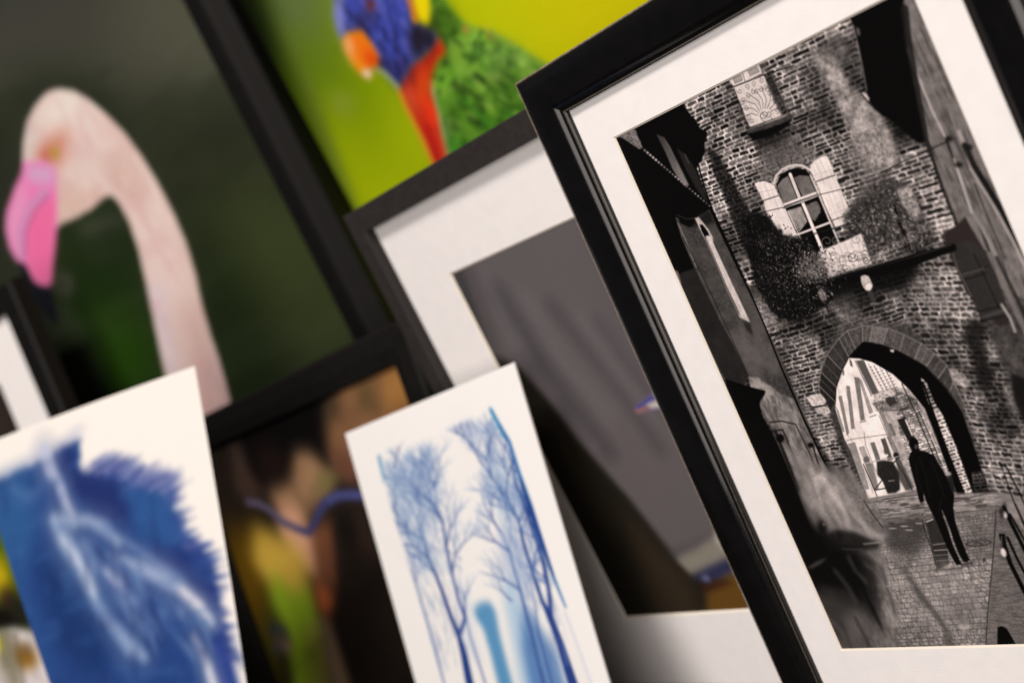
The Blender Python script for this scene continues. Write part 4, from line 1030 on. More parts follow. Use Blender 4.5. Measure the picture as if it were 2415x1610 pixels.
    P([(150, 690), (180, 630), (240, 585), (300, 560), (290, 640), (270, 720), (230, 730), (180, 710)], (194, 112, 88), soft=11, a=.85)
    P([(160, 680), (215, 640), (235, 690), (200, 712)], (190, 84, 74), soft=6, a=.8)
    c.ell((236, 664), 22, 28, (186, 146, 66), soft=5); c.ell((238, 666), 9, 11, (150, 120, 40), soft=3)
    # beak
    P([(104, 702), (150, 706), (182, 700), (245, 738), (248, 860), (246, 960), (238, 1060), (226, 1140), (222, 1220), (210, 1252), (160, 1240), (118, 1170), (78, 1142), (44, 1080), (26, 1002), (30, 922), (66, 815), (92, 760)], (226, 116, 164), soft=3)
    P([(120, 720), (236, 724), (240, 800), (150, 800), (110, 770)], (204, 156, 184), soft=7, a=.9)
    P([(30, 960), (80, 830), (120, 780), (110, 900), (80, 1000), (90, 1120), (50, 1080)], (226, 150, 180), soft=8, a=.8)
    P([(120, 960), (180, 880), (240, 860), (236, 1060), (218, 1240), (150, 1220), (118, 1120)], (232, 100, 144), soft=7, a=.9)
    c.stroke([(200, 830), (130, 900), (92, 1000), (92, 1120)], 7, (196, 138, 172), soft=8, a=.9)
    c.stroke([(210, 850), (150, 920), (112, 1010), (110, 1110)], 3, (150, 80, 120), soft=5, a=.6)
    P([(74, 1136), (112, 1150), (140, 1226), (180, 1248), (220, 1250), (230, 1300), (256, 1390), (236, 1410), (180, 1350), (130, 1260), (96, 1190)], (20, 20, 26), soft=4)
    c.grain(.008)
    c.img = .015 + c.img * .985
    return c.mesh('photograph', root, M['print_satin'])
flamingo_print(pC, rC)
frame(pC, rC, 'frame', -.76, 0.0, -.80, .42, [(0, -.002), (0, .004), (.006, .006), (.028, .0135), (.0300, .0150), (.0316, .0150), (.034, .0125), (.040, .011), (.0655, .007), (.0675, .004), (.0675, -.030), (-.005, -.030), (-.005, -.002)],
      [M['satin_black'], M['deep_black'], M['satin_black']], mi=[0, 0, 0, 0, 0, 0, 1, 1, 1, 1, 1, 1, 1])
backing(pC, rC, -.76, 0, -.80, .42, -.012, -.003)
strut(pC, rC, -.38, -.2, -.031)

# ================================================================ lorikeet canvas behind
pL = Pic((-1.6650, 1.0108, 0.5820), (.9848, .1736, 0), (.0308, -.1748, -.9841))
rL = pL.root('canvas_print', .37, .5914, label='unframed photo of a rainbow coloured parrot on bright yellow green, behind all frames',
             category='canvas print')
def lorikeet_print(pic, root):
    z5 = (700, 0, 700 / 1960)
    c = Canvas(pic, -.10, .84, -.50, .5914, 760, (184, 186, 0), seed=21)
    full = [(0, 0), (c.w, 0), (c.w, c.h), (0, c.h)]
    R = c.region; R(*z5); P = c.poly
    P([(1300, -400), (2600, -400), (2600, 900), (1700, 400)], (202, 184, 0), soft=60)
    P([(-600, -400), (700, -400), (900, 600), (900, 1600), (-600, 1800)], (132, 150, 0), soft=70)
    P([(100, 800), (900, 900), (1000, 1800), (100, 1800)], (168, 176, 0), soft=60, a=.9)
    P([(0, 300), (260, 250), (500, 500), (640, 700), (400, 700), (100, 640)], (108, 132, 0), soft=40, a=.8)
    P([(-400, -400), (270, -400), (260, 300), (60, 460), (-300, 300)], (96, 108, 70), soft=40)
    P([(-100, 260), (200, 260), (260, 460), (100, 640), (-60, 500)], (84, 110, 14), soft=36, a=.8)
    c.ell((305, 690), 92, 66, (142, 148, 62), soft=14, a=.85)
    c.stroke([(-80, 250), (60, 560), (160, 860), (300, 1240), (380, 1460)], 26, (112, 124, 52), a=.6, soft=16)
    # the picture's left side, darkening to near-black green
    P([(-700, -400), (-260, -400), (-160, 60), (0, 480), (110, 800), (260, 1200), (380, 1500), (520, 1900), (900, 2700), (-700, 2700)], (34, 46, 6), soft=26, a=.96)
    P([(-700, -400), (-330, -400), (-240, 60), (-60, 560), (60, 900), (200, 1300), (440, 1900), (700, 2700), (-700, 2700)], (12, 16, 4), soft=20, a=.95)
    bb, m = c.mask(full, raw=True)
    c.put(bb, m * smooth(noise(c.h, c.w, 160, 160, c.rng, 2), .45, .8), (90, 110, 0), .25)
    # body
    body = [(870, -300), (900, -60), (960, -30), (1060, 110), (1150, 170), (1280, 222), (1420, 300), (1560, 392), (1640, 430), (1800, 560), (2000, 900), (2100, 1500), (1100, 1500), (1040, 1180), (990, 1040), (975, 900), (930, 740), (890, 600),
            (888, 500), (926, 400), (985, 345), (940, 240), (925, 200), (850, 160), (780, 100), (760, -300)]
    P(body, (96, 138, 34), soft=3, vary=.45, vs=22, vsy=15)
    bb, m = c.mask(body, 3); h, w = m.shape
    c.put(bb, m * smooth(noise(h, w, 14, 10, c.rng, 3), .52, .7), (138, 170, 60), .6)
    c.put(bb, m * smooth(noise(h, w, 12, 9, c.rng, 3), .55, .72), (40, 74, 20), .7)
    P([(1000, 560), (1500, 520), (1800, 900), (1500, 1200), (1060, 1100), (980, 800)], (56, 104, 18), soft=34, a=.6)
    P([(870, -60), (960, -20), (1080, 140), (1060, 260), (960, 280), (900, 150)], (52, 84, 14), soft=10, a=.8, vary=.5, vs=8)
    rng = c.rng
    for i in range(90):
        u, v = rng.random(), rng.random()
        x = 1000 + 560 * u + 60 * v; y = 250 + 260 * u * .6 + 620 * v
        t = [(150, 180, 70), (112, 150, 40), (44, 74, 20), (70, 130, 30), (30, 52, 16)][rng.integers(0, 5)]
        c.stroke([(x, y), (x + 26, y + 12), (x + 46, y + 34)], 4 + 4 * rng.random(), t, a=.5, soft=4)
    c.ell((1120, 196), 26, 18, (204, 118, 56), soft=3, ang=.5); c.ell((1282, 238), 34, 16, (140, 58, 14), soft=4, ang=.3)
    c.ell((1262, 208), 22, 8, (178, 184, 130), soft=3); c.ell((1310, 505), 46, 26, (132, 120, 76), soft=6, a=.8); c.ell((1015, 830), 20, 50, (70, 62, 50), soft=7, a=.8)
    P([(1140, 300), (1420, 300), (1560, 400), (1500, 470), (1240, 440)], (120, 158, 66), soft=14, a=.6, vary=.5, vs=7)
    c.stroke([(1290, 222), (1420, 300), (1560, 392), (1680, 460)], 6, (120, 160, 60), a=.7, soft=6)
    P([(930, 700), (965, 900), (1010, 1060), (1060, 1080), (990, 820)], (90, 150, 60), soft=8, a=.7)
    c.stroke([(890, 560), (925, 720), (965, 880), (1000, 1050)], 7, (150, 180, 130), a=.7, soft=5)
    P([(1000, 900), (1100, 960), (1160, 1060), (1040, 1120)], (20, 110, 20), soft=12, a=.6)
    # red breast
    red = [(680, 575), (700, 520), (760, 430), (830, 380), (880, 330), (932, 238), (968, 290), (990, 345), (935, 392), (893, 500), (888, 600), (930, 740), (962, 900), (1000, 1060), (1100, 1400), (1000, 1400), (915, 1100), (842, 925), (770, 780), (716, 670)]
    P(red, (204, 44, 16), soft=3, vary=.3, vs=16, vsy=30)
    P([(820, 470), (880, 460), (875, 620), (840, 700), (800, 600)], (226, 88, 14), soft=9, a=.7)
    P([(690, 590), (740, 540), (780, 640), (820, 760), (760, 740)], (222, 96, 52), soft=8, a=.7)
    P([(840, 820), (900, 830), (960, 960), (1000, 1100), (930, 1080), (870, 940)], (214, 66, 50), soft=9, a=.7)
    c.stroke([(870, 860), (910, 960), (930, 1040)], 12, (168, 16, 8), a=.6, soft=8)
    c.stroke([(680, 600), (720, 700), (790, 840), (850, 960), (910, 1100)], 5, (214, 140, 30), a=.8, soft=4)
    # blue head
    blue = [(290, -300), (800, -300), (780, 60), (770, 140), (830, 170), (900, 200), (928, 225), (920, 280), (870, 335), (830, 378), (760, 430), (700, 520), (682, 575), (640, 530), (596, 482), (556, 450), (540, 425), (548, 380), (490, 280), (432, 205), (340, 215),
            (306, 262), (270, 190), (252, 90), (262, -100)]
    P(blue, (58, 66, 146), soft=3, vary=.22, vs=7)
    bb, m = c.mask(blue, 3); h, w = m.shape
    c.put(bb, m * smooth(noise(h, w, 5, 14, c.rng, 3), .5, .7), (112, 116, 196), .5)
    c.put(bb, m * smooth(noise(h, w, 6, 14, c.rng, 3), .55, .75), (28, 26, 66), .7)
    P([(560, 400), (740, 380), (800, 400), (720, 520), (682, 575), (620, 510)], (40, 34, 78), soft=10, a=.85)
    P([(770, 145), (850, 165), (932, 200), (920, 290), (830, 378), (770, 400), (750, 300), (740, 200)], (34, 26, 30), soft=9, a=.92)
    P([(830, 110), (900, 130), (940, 210), (880, 200)], (40, 50, 14), soft=8, a=.8)
    P([(330, 190), (380, 140), (440, 90), (470, 40), (540, 90), (500, 140), (440, 190), (350, 212)], (46, 38, 66), soft=8, a=.85)
    c.ell((492, 30), 34, 38, (136, 66, 62), soft=5); c.ell((492, 28), 16, 18, (60, 20, 24), soft=4)
    P([(252, 90), (262, -100), (310, -100), (300, 80), (316, 190), (330, 230), (300, 262), (270, 190)], (160, 158, 196), soft=7, a=.85)
    c.stroke([(500, 455), (560, 465), (620, 520), (668, 575)], 5, (150, 160, 120), a=.8, soft=4)
    P([(742, -300), (866, -300), (884, 60), (880, 140), (858, 165), (800, 122), (772, 60)], (234, 204, 0), soft=4)
    c.stroke([(736, -60), (765, 40), (785, 120)], 9, (214, 120, 24), a=.8, soft=6)
    # beak
    P([(308, 262), (352, 222), (430, 200), (492, 280), (546, 380), (540, 425), (500, 446), (474, 450), (502, 494), (482, 520), (430, 490), (380, 432), (330, 350)], (238, 112, 12), soft=2.5)
    P([(308, 262), (350, 230), (380, 300), (370, 380), (400, 440), (360, 400), (326, 340)], (238, 178, 120), soft=6, a=.9)
    P([(370, 360), (420, 430), (490, 440), (440, 480), (380, 430)], (236, 164, 24), soft=6, a=.9)
    P([(430, 470), (480, 455), (504, 494), (482, 522), (440, 495)], (220, 206, 176), soft=3)
    P([(470, 330), (546, 380), (540, 425), (490, 440), (450, 400)], (220, 54, 12), soft=7, a=.85)
    P([(540, 390), (580, 400), (590, 440), (545, 432)], (30, 24, 30), soft=5, a=.9)
    c.tone(.95, 1, 1.03)
    c.grain(.008)
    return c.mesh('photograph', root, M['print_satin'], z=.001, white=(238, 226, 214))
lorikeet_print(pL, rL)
backing(pL, rL, -.10, .84, -.50, .5914, -.018, .0004, 'stretcher_bars')
strut(pL, rL, .37, -.1, -.019)

# ================================================================ brown and green photograph, middle of the row
pD = Pic((-1.3947, 0.8002, 0.4324), (.9903, .1392, 0), (.0465, -.3306, -.9426))
rD = pD.root('framed_picture', -.245, .4587, label='flat black framed dark brown and green blurred nature photo between the two blue prints',
             category='framed picture', group='framed photographs leaning on the table')
def nature_print(pic, root):
    z3 = (480, 760, 520 / 959)
    c = Canvas(pic, -.51, 0, 0, .413, 900, (30, 22, 16), seed=31)
    R = c.region; R(*z3); P = c.poly
    P([(100, 200), (560, 200), (560, 560), (480, 600), (250, 700), (100, 560)], (8, 6, 5), soft=20)
    P([(585, 290), (850, 180), (920, 360), (900, 500), (640, 700), (560, 640), (530, 480), (540, 380)], (112, 76, 50), soft=13, vary=.15, vs=30)
    P([(780, 220), (860, 190), (930, 360), (780, 420)], (138, 92, 44), soft=16, a=.9)
    c.ell((706, 330), 42, 50, (58, 48, 22), soft=16, a=.9); P([(540, 340), (600, 330), (580, 420), (520, 430)], (60, 46, 30), soft=12)
    P([(110, 520), (160, 520), (200, 640), (280, 760), (200, 790), (140, 740)], (62, 44, 36), soft=14)
    P([(210, 540), (330, 520), (380, 640), (330, 720), (260, 720)], (28, 16, 14), soft=16)
    P([(400, 560), (470, 560), (540, 650), (590, 680), (540, 760), (470, 830), (440, 880), (300, 790), (280, 740), (380, 700)], (150, 110, 78), soft=14, vary=.15, vs=24)
    P([(500, 650), (590, 650), (590, 700), (480, 760)], (108, 98, 54), soft=10, a=.9)
    P([(540, 560), (640, 560), (680, 700), (600, 680)], (92, 54, 42), soft=14, a=.9)
    P([(320, 790), (400, 780), (450, 880), (520, 960), (510, 1120), (400, 1060), (330, 930)], (212, 152, 118), soft=14)
    P([(100, 880), (260, 900), (320, 1100), (280, 1420), (200, 1500), (120, 1200)], (84, 58, 8), soft=26)
    P([(220, 880), (330, 920), (450, 1020), (470, 1220), (400, 1260), (300, 1150), (210, 1040)], (206, 162, 62), soft=18)
    P([(300, 1080), (380, 1180), (470, 1150), (510, 1300), (560, 1568), (600, 1900), (380, 1900), (400, 1568), (360, 1380), (290, 1240)], (150, 176, 36), soft=16)
    P([(440, 1300), (520, 1300), (560, 1568), (560, 1800), (470, 1700)], (176, 170, 70), soft=12, a=.8)
    P([(260, 1200), (340, 1280), (340, 1500), (380, 1700), (240, 1700), (220, 1400)], (60, 54, 12), soft=18, a=.8)
    P([(490, 1110), (540, 1130), (580, 1210), (540, 1290), (490, 1240)], (188, 94, 52), soft=12)
    P([(500, 1280), (570, 1310), (660, 1568), (680, 1800), (560, 1700)], (156, 122, 92), soft=12)
    P([(460, 900), (560, 850), (590, 980), (600, 1150), (560, 1180), (500, 1100)], (118, 70, 46), soft=14)
    P([(580, 700), (680, 760), (800, 1000), (900, 1500), (960, 1900), (680, 1900), (640, 1560), (570, 1340), (590, 1150), (570, 960)], (36, 27, 22), soft=12, vary=.2, vs=30)
    c.ell((628, 880), 46, 90, (16, 12, 10), soft=16, a=.8)
    c.poly([(640, 780), (720, 900), (760, 1060), (700, 980)], (66, 42, 30), soft=14, a=.7)
    c.stroke([(190, 782), (240, 788), (290, 816), (340, 864), (400, 894), (455, 914), (480, 880), (500, 830), (530, 785), (580, 755), (640, 748), (720, 756)], [6, 8, 9, 10, 9, 9, 10, 11, 12, 12, 12, 12], (56, 56, 98), soft=5)
    c.stroke([(190, 782), (240, 788), (290, 816), (340, 864), (400, 894)], [6, 8, 8, 8, 6], (112, 94, 106), soft=6, a=.8)
    c.stroke([(540, 776), (590, 752), (700, 752)], 6, (76, 76, 126), soft=5, a=.8)
    c.ell((330, 1335), 46, 22, (48, 58, 74), soft=8, ang=.3, a=.95); c.ell((345, 1390), 40, 34, (86, 68, 62), soft=8, a=.9); c.ell((322, 1420), 18, 16, (52, 58, 80), soft=6)
    c.ell((368, 1408), 18, 20, (150, 116, 96), soft=6); c.ell((300, 1335), 14, 10, (30, 34, 40), soft=5)
    c.blur_region([(0, 0), (c.w, 0), (c.w, c.h), (0, c.h)], 3, 3, 0, raw=True)
    c.img = np.clip(c.img * 1.12 + .012, 0, 1)
    c.grain(.008)
    return c.mesh('photograph', root, M['print_satin'])
nature_print(pD, rD)
frame(pD, rD, 'frame', -.49, 0, 0, .4137, [(0, -.001), (0, .006), (.002, .008), (.020, .012), (.040, .012), (.0445, .009), (.0450, .006), (.0450, -.020), (-.004, -.020), (-.004, -.001)], M['deep_black'])
backing(pD, rD, -.51, 0, 0, .413, -.010, -.0015)
strut(pD, rD, -.2, .35, -.0205)

# ================================================================ framed picture at the far left edge
pF = Pic((-1.9943, 0.7103, 0.7633), (.9397, .342, 0), (.1016, -.2792, -.9548))
rF = pF.root('framed_picture', -.26, .799, label='black framed picture with white mat cut off at the left edge beside the flamingo',
             category='framed picture', group='framed photographs leaning on the table')
c = Canvas(pF, -.43, -.122, .102, .66, 300, (62, 50, 44), seed=41)
bb, m = c.mask([(0, 0), (c.w, 0), (c.w, c.h), (0, c.h)], raw=True)
c.put(bb, m * smooth(noise(c.h, c.w, 30, 60, c.rng, 3), .4, .7), (36, 28, 24), .7)
c.mesh('photograph', rF, M['print_satin'])
mat_board(pF, rF, -.521, -.031, .021, .765, -.43, -.122, .102, .66)
frame(pF, rF, 'frame', -.517, -.035, .025, .761, [(0, .001), (0, .010), (.002, .012), (.034, .012), (.037, .009), (.038, -.016), (-.003, -.016), (-.003, .001)], M['satin_black'])
backing(pF, rF, -.517, -.035, .025, .761, -.010, -.001)
strut(pF, rF, -.26, .12, -.0165)

# ================================================================ blue toned paper sheets
def sheet_back(pic, root, x0, x1, y0, y1, z0=-.0016, z1=-.0002):
    mb = MB()
    vs = [pic.V(x, y, z) for z in (z0, z1) for y in (y0, y1) for x in (x0, x1)]
    mb.add(vs, [(0, 2, 3, 1), (4, 5, 7, 6), (0, 1, 5, 4), (2, 6, 7, 3), (0, 4, 6, 2), (1, 3, 7, 5)])
    return mb.build('paper_edge', M['paper'], root)

pE = Pic((-1.4259, 0.7094, 0.4053), (.9943, .1058, .016), (.0575, -.4021, -.9138))
rE = pE.root('paper_print', .158, .4435, label='unframed white paper with a blue toned print of bare trees along an avenue',
             category='paper print', group='unframed blue prints on rag paper')
def trees_print(pic, root):
    z4 = (780, 820, 700 / 1389)
    W = .3156
    c = Canvas(pic, 0, W, 0, .4435, 2100, (248, 240, 230), seed=51)
    R = c.region; R(*z4); P = c.poly; rng = c.rng
    area = [(215, 508), (755, 288), (850, 500), (930, 720), (1010, 950), (1100, 1200), (1215, 1568), (1330, 1900), (1350, 2300), (760, 2300), (560, 1640), (400, 1100), (320, 850)]
    bb, m = c.mask(area, 4); h, w = m.shape
    c.put(bb, m * (.3 + .7 * noise(h, w, 60, 60, rng, 3)), (240, 232, 222), .5)
    # misty hedges and a figure-like clipped tree
    P([(672, 1222), (700, 1190), (748, 1182), (776, 1226), (794, 1330), (824, 1450), (856, 1568), (900, 1900), (840, 1900), (788, 1568), (752, 1420), (720, 1310), (690, 1270)], (78, 142, 188), soft=12, a=.95)
    P([(800, 1060), (850, 1080), (900, 1200), (930, 1320), (1000, 1568), (1100, 1900), (960, 1900), (890, 1568), (850, 1350), (820, 1200)], (150, 188, 216), soft=22, a=.7)
    P([(900, 1180), (980, 1300), (1060, 1420), (1100, 1568), (1200, 1900), (1000, 1900), (940, 1600), (900, 1400)], (64, 112, 174), soft=18, a=.8)
    P([(600, 1100), (660, 1180), (660, 1260), (720, 1500), (640, 1420), (610, 1240)], (170, 194, 216), soft=20, a=.4)
    P([(640, 1700), (1100, 1640), (1300, 1900), (1350, 2300), (760, 2300)], (40, 84, 150), soft=30, a=.7)
    INK = [(38, 62, 132), (52, 84, 150), (88, 118, 174), (136, 166, 202)]
    U0 = math.radians(-112)
    def grow(p, ang, l, wd, depth, bound=None, spread=.42):
        """branching twigs; region units"""
        pts = [p]; a = ang
        for i in range(4):
            a += (rng.random() - .5) * .22 + (U0 - a) * .06
            q = (pts[-1][0] + math.cos(a) * l / 4, pts[-1][1] + math.sin(a) * l / 4); pts.append(q)
        ink = INK[min(3, max(0, 3 - depth))] if wd < 6 else INK[0]
        wd0 = wd; wd = wd * 1.0 + .5
        c.stroke(pts, [wd, wd * .92, wd * .84, wd * .76, wd * .68], ink, soft=1.4, a=.7 + .05 * depth)
        wd = wd0
        if depth <= 0: return
        for s in (-1, 1):
            if rng.random() < .93:
                grow(pts[-1], a + s * (spread * (.5 + rng.random() * .8)), l * (.66 + .2 * rng.random()), wd * .66, depth - 1, bound, spread)
        if rng.random() < .65:
            grow(pts[2], a + (1 if rng.random() < .5 else -1) * spread * 1.3, l * .6, wd * .5, depth - 1, bound, spread)
    U = math.radians(-112)
    # left group
    T1 = [(700, 1800), (655, 1568), (628, 1430), (606, 1350), (562, 1240), (524, 1130), (492, 1050), (466, 985), (440, 900)]
    c.stroke(T1, [34, 30, 25, 19, 15, 13, 12, 10, 7], INK[0], soft=2)
    T2 = [(606, 1350), (634, 1260), (602, 1170), (572, 1050), (546, 930), (530, 820), (500, 740)]
    c.stroke(T2, [13, 11, 10, 10, 9, 8, 5], (52, 74, 144), soft=2, a=.9)
    T3 = [(600, 1800), (532, 1568), (486, 1390), (444, 1240), (410, 1130), (370, 1020), (330, 880), (300, 760)]
    c.stroke(T3, [12, 11, 10, 8, 6, 4, 5, 3], (66, 98, 160), soft=2, a=.85)
    c.stroke([(780, 1750), (720, 1540), (660, 1350), (636, 1240), (630, 1130)], [12, 9, 7, 5, 3], (96, 104, 168), soft=2, a=.7)
    for (p, a, l, wd, d) in [((466, 985), U - .5, 90, 7, 5), ((440, 900), U, 100, 6, 5), ((530, 820), U - .25, 110, 7, 5), ((500, 750), U + .25, 100, 5, 5), ((546, 930), U + .6, 90, 5, 4), ((492, 1050), U - .6, 90, 6, 4),
                             ((500, 740), U - .5, 100, 5, 5), ((572, 1050), U + .7, 90, 5, 4), ((410, 1130), U, 80, 5, 4), ((330, 880), U + .2, 80, 4, 4), ((630, 1250), U + .5, 70, 5, 3), ((300, 760), U + .4, 80, 4, 4), ((370, 1020), U - .2, 70, 4, 4),
                             ((440, 900), U - .7, 100, 5, 4), ((440, 660), U + .2, 70, 4, 4), ((400, 700), U - .5, 80, 4, 4), ((300, 560), U + .6, 80, 4, 4), ((360, 620), U, 70, 4, 3), ((480, 640), U + .1, 70, 4, 4)]:
        grow(p, a, l, wd, d)
    # right group
    T4 = [(1230, 1900), (1135, 1568), (1082, 1400), (1036, 1272), (992, 1180), (950, 1060), (902, 900), (880, 800), (820, 690), (760, 610), (710, 540)]
    c.stroke(T4, [34, 30, 24, 20, 12, 10, 10, 8, 6, 6, 4], INK[0], soft=2)
    T5 = [(1036, 1272), (1024, 1140), (1000, 1010), (960, 880), (920, 760), (870, 640)]
    c.stroke(T5, [14, 12, 12, 13, 14, 8], (36, 58, 130), soft=2, a=.95)
    T6 = [(1080, 1800), (1000, 1568), (940, 1320), (890, 1130), (840, 950), (800, 860)]
    c.stroke(T6, [18, 15, 11, 9, 6, 4], (64, 92, 156), soft=2, a=.85)
    c.stroke([(1040, 1568), (980, 1350), (960, 1200), (930, 1050)], [9, 7, 5, 3], (60, 90, 160), soft=2, a=.7)
    for (p, a, l, wd, d) in [((902, 900), U + .3, 90, 6, 5), ((880, 800), U - .3, 90, 6, 5), ((800, 860), U - .4, 80, 5, 4), ((840, 950), U - .7, 80, 5, 4), ((760, 610), U, 80, 4, 5), ((710, 540), U - .3, 90, 4, 5), ((820, 690), U + .5, 90, 5, 5),
                             ((870, 640), U + .1, 100, 6, 5), ((950, 1060), U + .5, 80, 5, 4), ((890, 1130), U - .6, 80, 5, 4), ((960, 880), U + .1, 80, 6, 4), ((1000, 1010), U + .2, 80, 5, 4), ((660, 470), U, 80, 4, 4), ((620, 420), U + .3, 60, 4, 4),
                             ((1024, 1140), U + .2, 70, 5, 4), ((740, 500), U + .4, 80, 4, 4), ((600, 400), U - .2, 50, 4, 3), ((850, 1180), U - .5, 60, 4, 3), ((930, 780), U + .2, 60, 6, 4)]:
        grow(p, a, l, wd, d)
    for (q, col, a, s) in [([(260, 560), (480, 520), (520, 720), (460, 920), (360, 880), (300, 720)], (158, 184, 210), .42, 20), ([(700, 480), (800, 520), (900, 760), (860, 900), (780, 760)], (152, 180, 208), .4, 18), ([(780, 820), (900, 900), (960, 1180), (880, 1160), (800, 1000)], (120, 150, 196), .42, 18),
                           ([(350, 860), (500, 940), (520, 1050), (420, 1060)], (152, 180, 208), .4, 18), ([(590, 360), (700, 330), (740, 440), (640, 470)], (180, 194, 214), .4, 16)]:
        P(q, col, soft=s, a=a)
    for i in range(330):
        t, u = rng.random(), rng.random()
        if i % 2: x, y = 270 + 230 * u + 200 * t, 640 + 900 * t
        else: x, y = 740 + 170 * u + 230 * t, 520 + 1000 * t
        an = math.radians(-110) + (rng.random() - .5) * .5; l = 50 + 120 * rng.random()
        c.stroke([(x, y), (x + l * .5 * math.cos(an + .06), y + l * .5 * math.sin(an + .06)), (x + l * math.cos(an), y + l * math.sin(an))], [3.2, 2.4, 1], INK[rng.integers(1, 4)], a=.38, soft=3)
    for i in range(700):
        t, u = rng.random(), rng.random()
        if i % 2: x, y = 260 + 270 * u + 110 * t, 540 + 520 * t
        else: x, y = 640 + 180 * u + 260 * t, 360 + 760 * t
        an = U0 + (rng.random() - .5) * 1.5; l = 14 + 30 * rng.random()
        c.stroke([(x, y), (x + l * math.cos(an), y + l * math.sin(an))], 1.6 + 2 * rng.random(), INK[rng.integers(1, 4)], a=.35, soft=2.5)
    # negative edge: ink stops at the picture's border
    out_r = [(752, 270), (800, 240), (1500, 240), (1900, 2300), (1420, 2300), (1290, 1800), (1215, 1568), (1160, 1400), (1110, 1240), (1052, 1080), (1000, 930), (944, 740), (890, 600), (836, 440), (778, 320)]
    P(out_r, (248, 240, 230), soft=3)
    P([(-300, 200), (752, 200), (765, 284), (640, 340), (500, 400), (360, 440), (212, 500), (250, 630), (300, 800), (340, 900), (400, 1120), (540, 1600), (740, 2300), (200, 2300)], (248, 240, 230), soft=5, a=.97)
    c.stroke([(752, 292), (790, 360), (836, 440), (880, 580), (936, 740), (990, 910), (1044, 1070), (1100, 1210)], [9, 9, 11, 12, 15, 13, 9, 5], (44, 104, 170), soft=3, a=.92)
    c.stroke([(890, 620), (936, 750), (990, 910), (1040, 1060)], [6, 12, 12, 7], (30, 58, 132), soft=3, a=.9)
    c.stroke([(748, 290), (780, 350), (810, 420)], [10, 9, 5], (52, 140, 188), soft=4, a=.9)
    c.stroke([(228, 512), (236, 560), (252, 622)], [12, 9, 6], (60, 140, 186), soft=5, a=.85)
    c.stroke([(1100, 1240), (1160, 1400), (1230, 1600)], 8, (206, 206, 222), soft=6, a=.6)
    c.blur_region([(0, 0), (c.w, 0), (c.w, c.h), (0, c.h)], 3.8, 3.8, 0, raw=True)
    c.tone(.92, 1, 1.0)
    c.grain(.006)
    # slight curl of the heavy paper
    return c.mesh('ink_sheet', root, M['print_rag'], z=.0, white=(247, 240, 233), bulge=lambda X, Y: .0016 * np.sin(X / W * 3.1416) * np.sin(Y / .45 * 3.1416) )
trees_print(pE, rE)
sheet_back(pE, rE, 0, .3156, 0, .4435)
strut(pE, rE, .158, .34, -.0018, .04)

